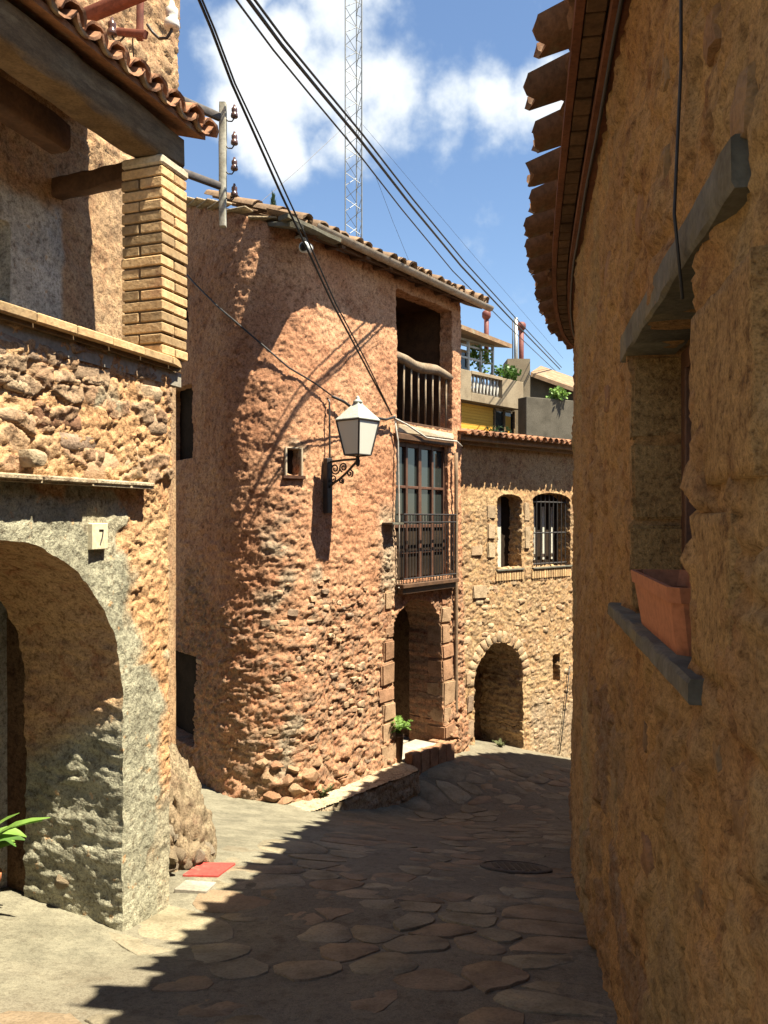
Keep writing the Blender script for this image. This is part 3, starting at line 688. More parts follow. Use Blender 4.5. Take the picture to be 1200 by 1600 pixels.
# band of thin slabs with a shadow gap, ledge of coping bricks
for a, b in ((uj-1.5, uj-.62), (uj-.61, uj-.30), (uj-.295, uj-.02), (uj-.01, uj+.17)):
    mb = MB(); HP.box(mb, a, b-.0005, -.05, .055+random.uniform(-.008, .01), ZBAND+random.uniform(0, .006), ZBAND+.026); mb.build('band_slab', M_KERB, LH, bevel=.006)
mb = MB(); HP.box(mb, uj-1.5, uj+.165, -.05, .046, ZBAND-.006, ZBAND+.004); mb.build('band_bed', M_KERB, LH)
u, z = HP.hz(45, 716); o = wall_stone(HP, u, z, .10, .075, .06, M_ROCK, lw, name='drain_spout')
u = uj-2.6
led = MB(); HP.box(led, uj-2.8, uc+.01, -.25, .044, ZLEDGE-.005, ZLEDGE+.013); led = led.build('ledge', M_MORTAR, LH)
while u < uc-.05:
    w = .245; e = min(u+w, uc+.018); mb = MB(); HP.box(mb, u, e-.007, -.20, .05+random.uniform(-.004, .004), ZLEDGE+.014, ZLEDGE+.056); mb.build('ledge_brick', M_BRICK, led, bevel=.005); u += w
# brick pillar
PU0, PU1 = HS.hit(246), HS.hit(286); PW = PU1-PU0; PD = .225; zb = ZLEDGE+.058; crs = .0585; ztop = 1.86
pm = MB(); HS.box(pm, PU0+.012, PU1-.012, -PD+.012, .016, zb, ztop); pil = pm.build('pillar', M_MORTAR, LH)
k = 0; z = zb
while z < ztop-.05:
    d = .0; sh = k % 2
    def bk(u0, u1, o0, o1):
        j = random.uniform(-.003, .003); mb = MB(); HS.box(mb, u0+j, u1+j, o0+j, o1+j, z+random.uniform(0, .002), z+crs-.011+random.uniform(0, .003)); mb.build('brick', M_BRICK, pil, bevel=.0045, seg=1)
    h = PW/2
    if sh: bk(PU0, PU1, -PD/2+.006, .03); bk(PU0, PU1, -PD, -PD/2-.006)
    else: bk(PU0, PU0+h-.006, -PD, .03); bk(PU0+h+.006, PU1, -PD, .03)
    z += crs; k += 1
mb = MB(); HS.box(mb, PU0-.004, PU1+.01, -PD, .034, z, z+.05); cap = mb.build('pillar_cap', M_CREAM, LH, bevel=.01)
# roof of the terrace: beams, boards, tiles
def beam(path, u0, u1, o, z, w, h, mat, parent, name='beam', n=12):
    V = []; F = []
    for i in range(n+1):
        u = u0+(u1-u0)*i/n; a = [random.uniform(-.006, .006) for _ in range(8)]
        c = .02
        for q, (so, sz) in enumerate(((-1,-1),(1,-1),(1,1),(-1,1))):
            V.append(path.p(u, o+so*(w/2-c)+a[q]*.5, z+sz*h/2+a[q])); V.append(path.p(u, o+so*w/2+a[q+4]*.5, z+sz*(h/2-c)+a[q+4])) if so*sz < 0 else V.extend([path.p(u, o+so*w/2+a[q+4]*.5, z+sz*(h/2-c)+a[q+4])])
            if so*sz > 0: V.append(path.p(u, o+so*(w/2-c)+a[q]*.5, z+sz*h/2+a[q])); V[-3:] = [V[-2], V[-1]]
    m = len(V)//(n+1)
    for i in range(n):
        for k in range(m): F.append((i*m+k, i*m+(k+1) % m, (i+1)*m+(k+1) % m, (i+1)*m+k))
    F.append(tuple(range(m))); F.append(tuple(n*m+k for k in range(m))[::-1])
    mb = MB(); mb.add(V, F); o = mb.build(name, mat, parent); return auto(o, 50)
ZB = z+.05
def rbeam(a, b, w, h, mat, parent, name='beam', n=14, jit=.008):
    a = Vector(a); b = Vector(b); t = (b-a).normalized(); sx = t.cross(Vector((0,0,1))).normalized(); sz = sx.cross(t)
    V = []; F = []; prof = [(-.5,-.38),(-.38,-.5),(.38,-.5),(.5,-.38),(.5,.38),(.38,.5),(-.38,.5),(-.5,.38)]
    for i in range(n+1):
        p = a.lerp(b, i/n)
        for (x, y) in prof: V.append(p+sx*(x*w+random.uniform(-jit, jit))+sz*(y*h+random.uniform(-jit, jit)))
    for i in range(n):
        for k in range(8): F.append((i*8+k, i*8+(k+1) % 8, i*8+8+(k+1) % 8, i*8+8+k))
    F.append(tuple(range(8))); F.append(tuple(n*8+k for k in range(8))[::-1])
    mb = MB(); mb.add(V, F); return auto(mb.build(name, mat, parent), 50)
rbeam(HS.p(uj-2.6, -.07, ZB+.10), HS.p(PU1+.0, -.085, ZB+.10), .19, .19, M_WOOD, LH, 'beam', 30)
rbeam(HS.p(uj-2.6, -.42, ZB+.09), HS.p(uj+.05, -.44, ZB+.06), .13, .15, M_WOODD, LH, 'beam', 20)
rbeam(HS.p(PU0+.10, -.15, ZB-.02), HS.p(PU0+.16, -.80, ZB-.02), .10, .10, M_WOODD, LH, 'cross_beam', 8)
lroof = roof_deck(HS, np.linspace(uj-2.8, PU1+.07, 20), .10, ZB+.19, .30, .84, 'roof', M_TILE, LH, .03)
LT_CO = [sharp(tile_mesh('small_cover_tile', .36, .078, .062, .013, 7, True, 1.5, .005), M_TILE) for _ in range(3)]
LT_CH = [sharp(tile_mesh('small_channel_tile', .36, .085, .07, .013, 7, False, 1.3, .005), M_TILE) for _ in range(3)]
u = uj-2.6; lp = .155
while u < PU1+.03:
    up = (-HS.n(u)+Vector((0,0,.30))).normalized(); ac = HS.d(u)
    tile_at(random.choice(LT_CH), 'roof_tile', HS.p(u, .145, ZB+.255), ac, up, lroof, .03)
    q = HS.p(u+lp/2, .125+random.uniform(-.02, .02), ZB+.235)
    for j in range(3): tile_at(random.choice(LT_CO), 'roof_tile', q+up*(.30*j)+Vector((0,0,.012*j)), ac, up, lroof, .04)
    u += lp*random.uniform(.95, 1.05)
# end wall of the terrace, upper house set back behind it
UP = Path(rounded([HS.p(uj-3.5, -.78).to_2d(), HS.p(HP.hit(280)+1.18, -.78).to_2d() if False else (HS.p(uj, -.78).to_2d()+hd*1.62), HS.p(uj, -.78).to_2d()+hd*1.62+hin*6.5], [.04]), 1)  # unseen return drawn out long to screen the tower from the left sky
def umask(U, Z, D):
    A = np.zeros((len(U), 3)); f = rubble_disp(6, 1.5, .03, 81, .4)(U, Z)
    wline = UP.hit(98); A[:, 1] = sst(wline+.02, wline-.02, U+fbm(U*8, Z*8, 9, 3)*.03)*sst(2.2, 2.1, Z)*sst(1.82, 1.72, Z+fbm(U*5, Z*5, 3, 3)*.1)
    A[:, 0] = f[1]*.4*(1-A[:, 1]); A[:, 2] = f[2]; return A
wu0, wu1 = UP.hit(-60), UP.hit(17); wz0, wz1 = 1.14, 1.57
relief('upper_wall', UP, np.r_[np.arange(0, 1.6, .1), np.arange(1.6, UP.L-6.4, .016), np.arange(UP.L-6.39, UP.L, .15)], np.r_[np.arange(-3, ZLEDGE, .2), np.arange(ZLEDGE, 3.6, .016), np.arange(3.65, 5.4, .1)],  # out-of-view top storey raised for the same sky screening
    lambda U, Z: rubble_disp(6, 1.5, .03, 81, .4)(U, Z)[0]*sst(2.0, 2.2, Z)+rough(U, Z, 7, .014)*(.35+.65*sst(1.3, 1.5, Z)), M_UPPER, LH,
    rect(wu0, wu1, wz0, wz1, .01), .1, mask=umask, rings=2)
mb = MB(); UP.box(mb, wu0-.05, wu1+.05, -.12, -.09, wz0-.05, wz1+.05); mb.build('terrace_window', M_DARK, LH)
mb = MB(); HS.box(mb, uj-2.8, PU1, -.84, -.01, ZLEDGE-.08, ZLEDGE-.006); mb.build('terrace_floor', M_CONC, LH)
# house number tile
u, z = HP.hz(156, 838)
np_ = MB(); HP.box(np_, u-.055, u+.055, -.03, .008, z-.062, z+.062); npl = np_.build('number_plate', M_PLATE, LH, bevel=.004)
mb = MB(); o_ = .0095
def hpt(a, b): return HP.p(u+a, o_, z+b)
for a, b in (((-.012,.030),(.016,.030)), ((.016,.030),(-.004,-.036))):
    mb.tube([hpt(*a), hpt((a[0]+b[0])/2+(.004 if a[0] > 0 else 0), (a[1]+b[1])/2), hpt(*b)], .0032, 6)
mb.build('digit', M_CABLE, npl)

def rock_mesh(sd, mat):
    bm = bmesh.new(); bmesh.ops.create_icosphere(bm, subdivisions=2, radius=1); r = random.Random(sd)
    ax = [(Vector((r.uniform(-1,1), r.uniform(-1,1), r.uniform(-1,1))).normalized(), r.uniform(.42, .78)) for _ in range(13)]
    for v in bm.verts:
        for a, k in ax:
            d = v.co.dot(a)
            if d > k: v.co -= a*(d-k)
        v.co *= 1+r.uniform(-.09, .09)
    me = bpy.data.meshes.new('rock'); bm.to_mesh(me); bm.free(); me.materials.append(mat); me.polygons.foreach_set('use_smooth', [True]*len(me.polygons)); me.set_sharp_from_angle(angle=math.radians(35)); return me
ROCKS = [rock_mesh(k, M_ROCK) for k in range(6)]
ROCKS_R = [rock_mesh(k+20, M_QUOIN) for k in range(6)]
def basis_(o, ax, ay, az):
    m = Matrix.Identity(4)
    for i, v in enumerate((ax, ay, az)): m.col[i] = (*v, 0)
    m.col[3] = (*o, 1); return m
random.seed(5)
for px, py, w, h in ((1160,170,90,110),(1110,60,60,70),(1040,120,40,90),(1000,330,30,70),(950,420,22,60),(1165,1290,60,90),(1120,1180,70,60),(1060,1230,40,60),(1010,1150,34,60),(1090,1390,60,60),(1010,1330,36,70),(960,1230,24,50),(1150,1450,80,70),(1050,1500,50,70),(980,1450,34,60),(940,1120,20,50),(935,700,16,60),(925,850,14,50),(950,620,18,50),(1170,1120,60,50),(935,980,16,46),(925,1300,14,50),(1040,260,40,60)):
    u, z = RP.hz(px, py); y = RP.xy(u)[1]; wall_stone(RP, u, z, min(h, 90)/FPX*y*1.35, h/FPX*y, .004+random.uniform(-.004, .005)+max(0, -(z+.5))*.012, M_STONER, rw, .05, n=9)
# ------------------------------------------------------------------ round-cornered tower house
TV = Vector((-1.287, 8.05)); td = Vector((.584, .812)).normalized(); tn = Vector((.812, -.584)).normalized(); tl = Vector((-.58, .81)).normalized()
TE = TV+td*4.12
TP = Path(rounded([TV+tl*4.6, TV, TE, TE-tn*2.5], [.65, .03]), 1)
TW = thing('tower_house', (TV.x+.35, TV.y+.6, -3.0), 'tall round-cornered red stucco house with loggia and balcony', 'house')
def inward(U):
    x, y = TP.xy(U); return np.maximum(-((x-TV.x)*tn.x+(y-TV.y)*tn.y), 0)
def ttop(U): return 3.02+.38*inward(U)
tL0, tL1 = TP.hit(622), TP.hit(709)          # loggia
tF0, tF1 = TP.hit(622), TP.hit(702)          # french window
tD0, tD1 = TP.hit(612), TP.hit(688)          # doorway
zl0, zl1 = 1.19, 2.86; zf0, zf1 = -.78, .97
holes = [rect(tL0, tL1, zl0, zl1, .02, .02), rect(tF0, tF1, zf0, zf1, .015, .008), arch(tD0, tD1, -9, -1.46, .42, .02)]
sw0, sz0 = TP.hz(448, 742); sw1, sz1 = TP.hz(470, 702); holes.append(rect(sw0, sw1, sz0, sz1, .01, .006))
LW = []
for (x0, y0, x1, y1) in ((262,716,297,598),(262,503,293,432),(250,1168,308,1028)):
    a = TP.hit(x0); b = TP.hit(x1); yy = TP.xy(b)[1]
    LW.append((min(a, b), max(a, b), (HOR-y0)/FPX*yy, (HOR-y1)/FPX*yy)); holes.append(rect(*LW[-1][:4], .015, .012))
t1 = rubble_disp(9, 2.0, .030, 101, .6); t2 = rubble_disp(18, 1.5, .015, 113, .3); t3 = rubble_disp(4.0, 1.5, .06, 117, .5)
tcorner = TP.hit(450)
def rubk(U, Z):   # how much bare rubble shows: lower and near the nose and by the doorway
    n = fbm(U*1.3, Z*1.3, 121, 4)
    k = sst(-.2, -1.3, Z+n*.9)*.9
    k = np.maximum(k, sst(.45, .1, np.abs(U-tcorner+.05)+n*.25)*sst(2.4, .2, Z)*.6)
    k = np.maximum(k, sst(.40, .12, np.abs(U-TP.hit(600))+n*.2)*sst(-.05, -.4, Z))
    return np.clip(k, 0, 1)
def tdisp(U, Z):
    k = rubk(U, Z); a = t1(U, Z)[0]; b = t2(U, Z)[0]; c = t3(U, Z)[0]; big = sst(-2.35, -2.75, Z)
    bat = np.clip(-(Z+1.2), 0, 3)*.03
    lam = fbm(U*5, Z*17, 137, 4)*.014*sst(1.2, -.4, Z)
    return lam+a*k*(1-big)+c*big*k+b*(.4+.3*k)+rough(U, Z, 131, .015+.006*k)+fbm(U*1.1, Z*1.1, 133, 3)*.035+fbm(U*55, Z*55, 7, 2)*.005+bat-.02
def tmask(U, Z, D):
    k = rubk(U, Z); f = t1(U, Z); A = np.zeros((len(U), 3)); A[:, 0] = k*(.5+.45*f[1]); A[:, 2] = f[2]
    gp = sst(.22, .5, fbm(U*1.6+7, Z*1.6, 141, 4))*sst(.9, .3, np.abs(U-tcorner-.2))*sst(.5, -.4, Z)*.7
    gp = np.maximum(gp, sst(.16, .06, np.hypot((U-sw0-.12)*.7, Z-(sz0+sz1)/2-.12)+fbm(U*6, Z*6, 3, 3)*.1)*.5)
    gp = np.maximum(gp, sst(.30, .1, np.abs(U-TP.hit(612)))*sst(.3, .0, Z)*sst(-1.2, -.8, Z)*.6)
    A[:, 1] = gp; return A
us = np.r_[np.arange(0, TP.hit(300)-.9, .06), np.arange(TP.hit(300)-.9, TP.hit(716)+.12, .0155), np.arange(TP.hit(716)+.13, TP.L, .1)]
zs = np.r_[np.arange(-3.5, -3.2, .05), np.arange(-3.2, 3.05, .0155), np.arange(3.06, 5, .03)]
tw = relief('wall', TP, us, zs, tdisp, M_TOWER, TW, union(*holes), lambda U, Z: np.where(U > tD0-.1, np.where(Z < -1.0, .5, np.where(Z < 1.05, .12, .22)), .16), top=ttop, mask=tmask, rings=14, rnoise=.016)
for (a, b, c, d) in LW+[(sw0, sw1, sz0, sz1)]:
    m = MB(); TP.box(m, a-.08, b+.08, -.20, -.165, c-.08, d+.08); m.build('window', M_DARK, TW)
# thin plaster frame of the small window
for (a, b, c, d) in ((sw0-.022, sw0, sz0-.01, sz1+.022), (sw1, sw1+.022, sz0-.01, sz1+.022), (sw0, sw1, sz1, sz1+.022)):
    block(TP, a, b, c, d, -.05, .022, M_CREAM, TW, 'window_surround', .003, .006)
block(TP, sw0-.04, sw1+.05, sz0-.04, sz0-.005, -.05, .03, M_REDWOOD, TW, 'window_sill', .003, .005)
# brick jamb of the low side door
a, b, c, d = LW[2]
z = c
while z < d-.03:
    w = .10+.05*random.random(); block(TP, b-.004, b+w, z, z+.05, -.15, .012, M_QUOIN, tw, 'brick', .003, .005); z += .064
# quoin blocks at the doorway's left jamb and the boulders of the footing
z = -3.0
while z < -.95:
    h = random.uniform(.16, .30); w = random.uniform(.16, .34); block(TP, tD0-w, tD0+.004, z, z+h-.015, -.22, .022+random.uniform(-.008, .012)+max(0, -(z+1.2))*.03, M_QUOIN, tw, 'quoin_stone', .016, .02); z += h
z = -2.95
while z < -1.15:
    h = random.uniform(.18, .34); block(TP, tD1-.004, tD1+random.uniform(.2, .3), z, z+h-.015, -.22, .02+random.uniform(-.008, .012)+max(0, -(z+1.2))*.03, M_QUOIN, tw, 'quoin_stone', .016, .02); z += h
for px, py, w, h in ((420,1215,26,24),(447,1218,24,20),(425,1240,30,22),(462,1232,40,18),(478,1210,40,26),(505,1222,22,16),(440,1250,30,14),(475,1252,34,20),(500,1242,30,16),(455,1200,22,14),(410,1190,20,16),(525,1212,30,14),
                     (545,1220,40,22),(575,1208,40,22),(598,1196,30,18),(520,1235,30,20),(432,1195,22,14),(490,1190,26,16)):
    u, z = TP.hz(px, py); y = TP.xy(u)[1]; pp = TP.p(u, -.005+max(0, -(z+1.2))*.03, z); dd_ = TP.d(u); nn_ = TP.n(u); link('stone', random.choice(ROCKS_R), None, tw, basis_(pp, dd_*w/FPX*y*.60, nn_*.085, Vector((0,0,1))*h/FPX*y*.62) @ Matrix.Rotation(random.uniform(-.3,.3), 4, 'Y'))
# plinth stones and scattered stones told apart higher up the nose
for k in range(130):
    px = random.uniform(415, 600); py = random.uniform(900, 1185); u, z = TP.hz(px, py)
    if tD0-u < .45: continue
    w = random.uniform(.07, .15); wall_stone(TP, u, z, w, w*random.uniform(.4, .65), .012+max(0, -(z+1.2))*.03, M_STONE, tw, .06, n=8)
# rooms behind the openings
def room(u0, u1, z0, z1, dep, o0, mats):
    n = ['room_rear_wall', 'room_side_wall', 'room_side_wall', 'room_ceiling', 'room_floor']
    bx = [(u0-.1, u1+.1, -dep-.06, -dep, z0, z1), (u0-.16, u0-.1, -dep, o0, z0, z1), (u1+.1, u1+.16, -dep, o0, z0, z1), (u0-.16, u1+.16, -dep-.06, o0, z1, z1+.05), (u0-.16, u1+.16, -dep-.06, o0, z0-.05, z0)]
    for q, b, mt in zip(n, bx, mats):
        m = MB(); TP.box(m, *b); m.build(q, mt, TW)
room(tL0, tL1, zl0-.02, zl1+.1, 1.3, -.21, (M_WOODD, M_WOODD, M_WOODD, M_WOODD, M_WOODD))
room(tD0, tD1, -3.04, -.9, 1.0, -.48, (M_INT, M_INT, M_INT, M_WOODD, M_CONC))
# loggia: crooked log rail, poles below it, pale plaster edge
LG = thing('loggia_rail', TP.p((tL0+tL1)/2, -.1, zl0), 'crooked log rail over thin poles in the open loggia', 'railing')
y0 = TP.xy(tL0)[1]; zlog = 1.98
pts = [TP.p(tL0-.08+(tL1-tL0+.12)*k/8, -.08, zlog+.04-.06*k/8+.025*math.sin(k*1.3)) for k in range(9)]
MB().tube(pts, [.062, .06, .066, .064, .072, .07, .066, .06, .055], 9).build('log', M_LOG, LG, smooth=True)
for k in range(8):
    u = tL0+.08+(tL1-tL0-.14)*k/7; MB().tube([TP.p(u, -.09, zl0-.01), TP.p(u+random.uniform(-.01, .01), -.085, zlog)], .014, 6).build('pole', M_LOG, LG, smooth=True)
mb = MB(); TP.box(mb, tL0, tL1, -.16, -.02, zl0-.004, zl0+.035); mb.build('rail_base', M_WOODD, LG, bevel=.005)
# french window with frames and panes
FW = MB(); TP.box(FW, tF0-.03, tF1+.03, -.16, -.125, zf0-.02, zf1+.02); FW = FW.build('french_window', M_DARK, TW)
fu = np.linspace(tF0, tF1, 5)
for a in fu: 
    w = .022 if a not in (fu[0], fu[2], fu[-1]) else .034
    m = MB(); TP.box(m, max(a-w, tF0), min(a+w, tF1), -.125, -.07, zf0, zf1); m.build('window_frame', M_REDWOOD, FW, bevel=.004)
for z, h in ((zf1-.03, .03), (.40, .018), (.02-.12, .022), (zf0+.35, .02)):
    m = MB(); TP.box(m, tF0+.002, tF1-.002, -.122, -.075, z-h, z+h-.002); m.build('window_frame', M_REDWOOD, FW, bevel=.004)
for i in range(4):
    for (c, d) in ((.418, zf1-.06), (-.078, .382)):
        m = MB(); TP.box(m, fu[i]+.03, fu[i+1]-.03, -.112, -.106, c, d); m.build('pane', M_PANE, FW)
    m = MB(); TP.box(m, fu[i]+.03, fu[i+1]-.03, -.115, -.098, zf0+.03, -.125); m.build('panel', M_DARK, FW, bevel=.004)
mb = MB(); TP.box(mb, tF0-.06, tF1+.08, -.05, .035, zf1+.012, zf1+.09); mb.build('lintel_beam', M_WOODD, TW, bevel=.008)
# pale plaster strip between loggia and window
block(TP, tL0-.02, tL1-.02, zf1+.10, zl0-.02, -.1, .016, M_CREAM, TW, 'plaster_strip', .01, .01)
# balcony
BA = thing('balcony', TP.p((tF0+tF1)/2, .05, zf0-.1), 'shallow iron balcony with thin bars under the french window', 'balcony')
BZ0, BZ1 = zf0-.03, zf0+.83
mb = MB(); TP.box(mb, tF0-.05, tF1+.06, -.02, .125, BZ0-.055, BZ0-.0); mb.build('slab', M_WOODD, BA, bevel=.008)
mb = MB(); TP.box(mb, tF0-.02, tF1+.03, .0, .09, BZ0-.13, BZ0-.058); mb.build('slab_support', M_WOODD, BA, bevel=.006)
for z in (BZ1, BZ0+.06, BZ1-.1):
    mb = MB().tube([TP.p(tF0-.02, .0, z), TP.p(tF0-.02, .10, z), TP.p(tF1+.01, .10, z), TP.p(tF1+.01, .0, z)], .011, 6); mb.build('rail', M_IRON, BA)
for k in range(19):
    u = tF0-.02+(tF1-tF0+.03)*k/18; MB().tube([TP.p(u, .10, BZ0), TP.p(u, .10, BZ1)], .0065, 5).build('bar', M_IRON, BA)
for k in range(2):
    for u in (tF0-.02, tF1+.01): MB().tube([TP.p(u, .03+.035*k, BZ0), TP.p(u, .03+.035*k, BZ1)], .0065, 5).build('bar', M_IRON, BA)
# small stone shelf left of the balcony
ush, zsh = TP.hz(608, 818)
block(TP, ush-.10, ush+.14, zsh-.012, zsh+.012, -.05, .13, M_SLATE, TW, 'shelf', .004, .005)
# roof: deck, gutter, tiles
gu0, gu1 = TP.hit(478), TP.hit(716)+.10
ud = np.array([(TP.P[i]) for i in range(len(TP.P))])
def rp(t, o, dz=0.): 
    p = TV+td*t+tn*o; return Vector((p.x, p.y, 3.06-.38*o+dz))
mb = MB()
mb.hexa([rp(.50,.16), rp(4.36,.16), rp(4.36,-3.4), rp(1.0,-3.4), rp(.50,.16,.05), rp(4.36,.16,.05), rp(4.36,-3.4,.05), rp(1.0,-3.4,.05)]); troof = mb.build('roof', M_TILED, TW)
TT_CO = [sharp(tile_mesh('tower_cover_tile', .45, .095, .075, .015, 7, True, 1.45, .008), M_TILED) for _ in range(4)]
TT_CH = [sharp(tile_mesh('tower_channel_tile', .45, .095, .08, .015, 7, False, 1.3, .008), M_TILED) for _ in range(3)]
upv = Vector((-tn.x, -tn.y, .38)).normalized(); acv = Vector((td.x, td.y, 0)); t = .48
while t < 4.38:
    tile_at(random.choice(TT_CH), 'roof_tile', rp(t, .21, .10), acv, upv, troof, .05)
    q = rp(t+.105, .20+random.uniform(-.04, .04), .055+random.uniform(0, .03))
    for j in range(4): tile_at(random.choice(TT_CO), 'roof_tile', q+upv*(.38*j)+Vector((0,0,.016*j)), acv, upv, troof, .08)
    t += .21*random.uniform(.95, 1.05)
# tiles along the sloping left rake
a0 = TV+td*.45+tn*.05
for k in range(10):
    p = TP.p(TP.hit(455)-.30*k, .04); z = 3.04+.38*max(0., -((p.x-TV.x)*tn.x+(p.y-TV.y)*tn.y))
    if k == 0 or k > 8: continue
    d = TP.d(TP.hit(455)-.30*k); mb = MB()
    c = Vector((p.x, p.y, z+.012)); n_ = TP.n(TP.hit(455)-.30*k); up_ = (-d+Vector((0,0,.2))).normalized()
    mb.box(c-n_*.06, d*.152, n_*.075, Vector((0,0,.010))); mb.build('rake_slab', M_KERB, troof, bevel=.006)
def gutter():
    V = []; F = []; n = 10; ts = np.linspace(.62, 4.44, 30)
    for i, t in enumerate(ts):
        for j, rr in enumerate((.062, .055)):
            for k in range(n+1):
                a = math.pi*k/n; p = rp(t, .245, -.055-.03*math.sin(math.pi*i/29*2)*0); p = p+Vector((tn.x, tn.y, 0))*math.cos(a)*rr-Vector((0,0,1))*math.sin(a)*rr; V.append((p.x, p.y, 3.055-.015*t-math.sin(a)*rr))
    m = 2*(n+1)
    for i in range(len(ts)-1):
        for k in range(n):
            F.append((i*m+k, i*m+k+1, (i+1)*m+k+1, (i+1)*m+k)); F.append((i*m+n+1+k, (i+1)*m+n+1+k, (i+1)*m+n+2+k, i*m+n+2+k))
        F.append((i*m, (i+1)*m, (i+1)*m+n+1, i*m+n+1)); F.append((i*m+n, i*m+2*n+1, (i+1)*m+2*n+1, (i+1)*m+n))
    F.append(tuple(range(n+1))+tuple(range(2*n+1, n, -1))); mb = MB(); mb.add(V, F); auto(mb.build('gutter', M_ZINC, TW), 50)
gutter()
# eaves board and corner plank below the tiles
mb = MB(); mb.hexa([rp(.42,.17,-.045), rp(4.34,.17,-.045), rp(4.34,-.1,-.045), rp(.42,-.1,-.045), rp(.42,.17,-.004), rp(4.34,.17,-.004), rp(4.34,-.1,-.004), rp(.42,-.1,-.004)]); mb.build('eaves_board', M_WOODD, TW)
for k in range(8):
    t = .7+k*.45; mb = MB(); a = rp(t, .22, -.09); b = rp(t, -.15, -.09); rbeam((a.x, a.y, 2.985), (b.x, b.y, 3.03), .07, .08, M_WOODD, TW, 'rafter_end', 3, .004)
rbeam(rp(.30,.30,-.02), rp(.62,-.5,.0)+Vector((0,0,-.06)), .16, .05, M_SLATE, TW, 'corner_plank', 4, .004)
rbeam(rp(.18,.22,.015), rp(1.0,.24,.0), .13, .05, M_SLATE, TW, 'corner_plank', 4, .004)
# ------------------------------------------------------------------ wall lantern
ulan = TP.hit(511); yl = TP.xy(ulan)[1]; px2 = yl/FPX
zpl = lambda py: (HOR-py)*px2
LN = thing('wall_lantern', TP.p(ulan, 0, zpl(760)), 'four-sided opal glass street lantern on a scrolled black iron wall bracket', 'lantern')
mb = MB(); TP.box(mb, ulan-.045, ulan+.045, -.02, .05, zpl(802), zpl(716)); mb.build('wall_plate', M_IRON, LN, bevel=.008)
MB().tube([TP.p(ulan+.01, .035, zpl(718)), TP.p(ulan+.01, .03, zpl(628)), TP.p(ulan+.012, .0, zpl(622))], .012, 6).build('conduit', M_IRON, LN)
nl = TP.n(ulan); dl = TP.d(ulan); 
# arm direction: straight out from the wall; lantern hangs at the end so that it projects beside the plate
wp = TP.p(ulan, .04, zpl(722)); aa = (559-600)/FPX; r_ = (aa*wp.y-wp.x)/(nl.x-aa*nl.y); 
hub = wp+nl*r_; hub.z = zpl(720); 
MB().tube([wp, wp.lerp(hub, .5)+Vector((0,0,.006)), hub], .013, 7).build('arm', M_IRON, LN)
def scroll():
    mb = MB(); ez = Vector((0,0,1))
    def pt(a, b): return wp+nl*(a*r_)+ez*(-b*r_)
    mb.tube([pt(.0,.72), pt(.12,.62), pt(.35,.5), pt(.6,.33), pt(.78,.18), pt(.9,.08), pt(.97,.01)], .013, 6)
    def spiral(cx, cy, r0, turns, ph, sg=1): 
        return [pt(cx+math.cos(ph+sg*2*math.pi*turns*k/22)*r0*(1-.8*k/22), cy+math.sin(ph+sg*2*math.pi*turns*k/22)*r0*(1-.8*k/22)) for k in range(23)]
    mb.tube(spiral(.2,.2,.17,1.6,0), .009, 5); mb.tube(spiral(.5,.17,.14,1.6,2), .009, 5); mb.tube(spiral(.13,.47,.12,1.5,3,-1), .008, 5); mb.tube(spiral(.72,.34,.12,1.4,1,-1), .009, 5); mb.tube(spiral(.42,.55,.09,1.4,1,-1), .009, 5)
    mb.build('scroll', M_IRON, LN, smooth=True)
scroll()
MB().lathe(hub+Vector((0,0,-.05)), [(.008,-.03),(.022,-.01),(.026,.03),(.018,.06),(.022,.075),(.012,.09)], 10).build('hub', M_IRON, LN, smooth=True)
pxl = hub.y/FPX; zb0, zb1, zr = (HOR-711)*pxl, (HOR-658)*pxl, (HOR-632)*pxl
view = Vector((-hub.x, -hub.y, 0)).normalized(); ra = math.atan2(view.y, view.x)
def sq(R, z, k=0): return [Vector((hub.x+math.cos(ra+math.pi/2*i+.06)*R, hub.y+math.sin(ra+math.pi/2*i+.06)*R, z)) for i in range(4)]
Rb, Rt = 20.5*pxl, 33.5*pxl
for i in range(4):
    b = sq(Rb-.006, zb0); t = sq(Rt-.008, zb1); j = (i+1) % 4
    c = (b[i]+b[j]+t[i]+t[j])/4; n_ = (c-Vector((hub.x, hub.y, c.z))).normalized()*.004
    mb = MB(); mb.hexa([b[i]-n_, b[j]-n_, b[j]+n_, b[i]+n_, t[i]-n_, t[j]-n_, t[j]+n_, t[i]+n_]); mb.build('pane', M_OPAL, LN)
    mb = MB(); mb.tube([sq(Rb, zb0)[i], sq(Rt, zb1)[i]], .011, 5); mb.tube([sq(Rb, zb0)[i], sq(Rb, zb0)[j]], .009, 5); mb.tube([sq(Rt, zb1)[i], sq(Rt, zb1)[j]], .009, 5); mb.build('frame_bar', M_IRON, LN)
    MB().tube([sq(Rb*.96, zb0)[i], hub+Vector((0,0,.03))], .009, 5).build('strut', M_IRON, LN)
mb = MB(); mb.add(sq(Rb, zb0+.002), [(0,1,2,3)]); mb.build('base_plate', M_OPAL, LN)
mb = MB(); R0, R1 = sq(Rt*1.06, zb1+.004), sq(Rt*1.06, zb1+.016); R2 = sq(Rt*.26, zr); R3 = sq(Rt*.24, zr+.02)
mb.add(R0+R1+R2+R3, [(3,2,1,0)]+[(k*4+i, k*4+(i+1) % 4, k*4+4+(i+1) % 4, k*4+4+i) for k in range(3) for i in range(4)]+[(12,13,14,15)]); lr = mb.build('lantern_roof', M_LROOF, LN, bevel=.003)
MB().lathe((hub.x, hub.y, zr+.018), [(.05,0),(.055,.012),(.03,.03),(.02,.045),(.024,.055),(.008,.075)], 12).build('finial', M_LROOF, LN, smooth=True)
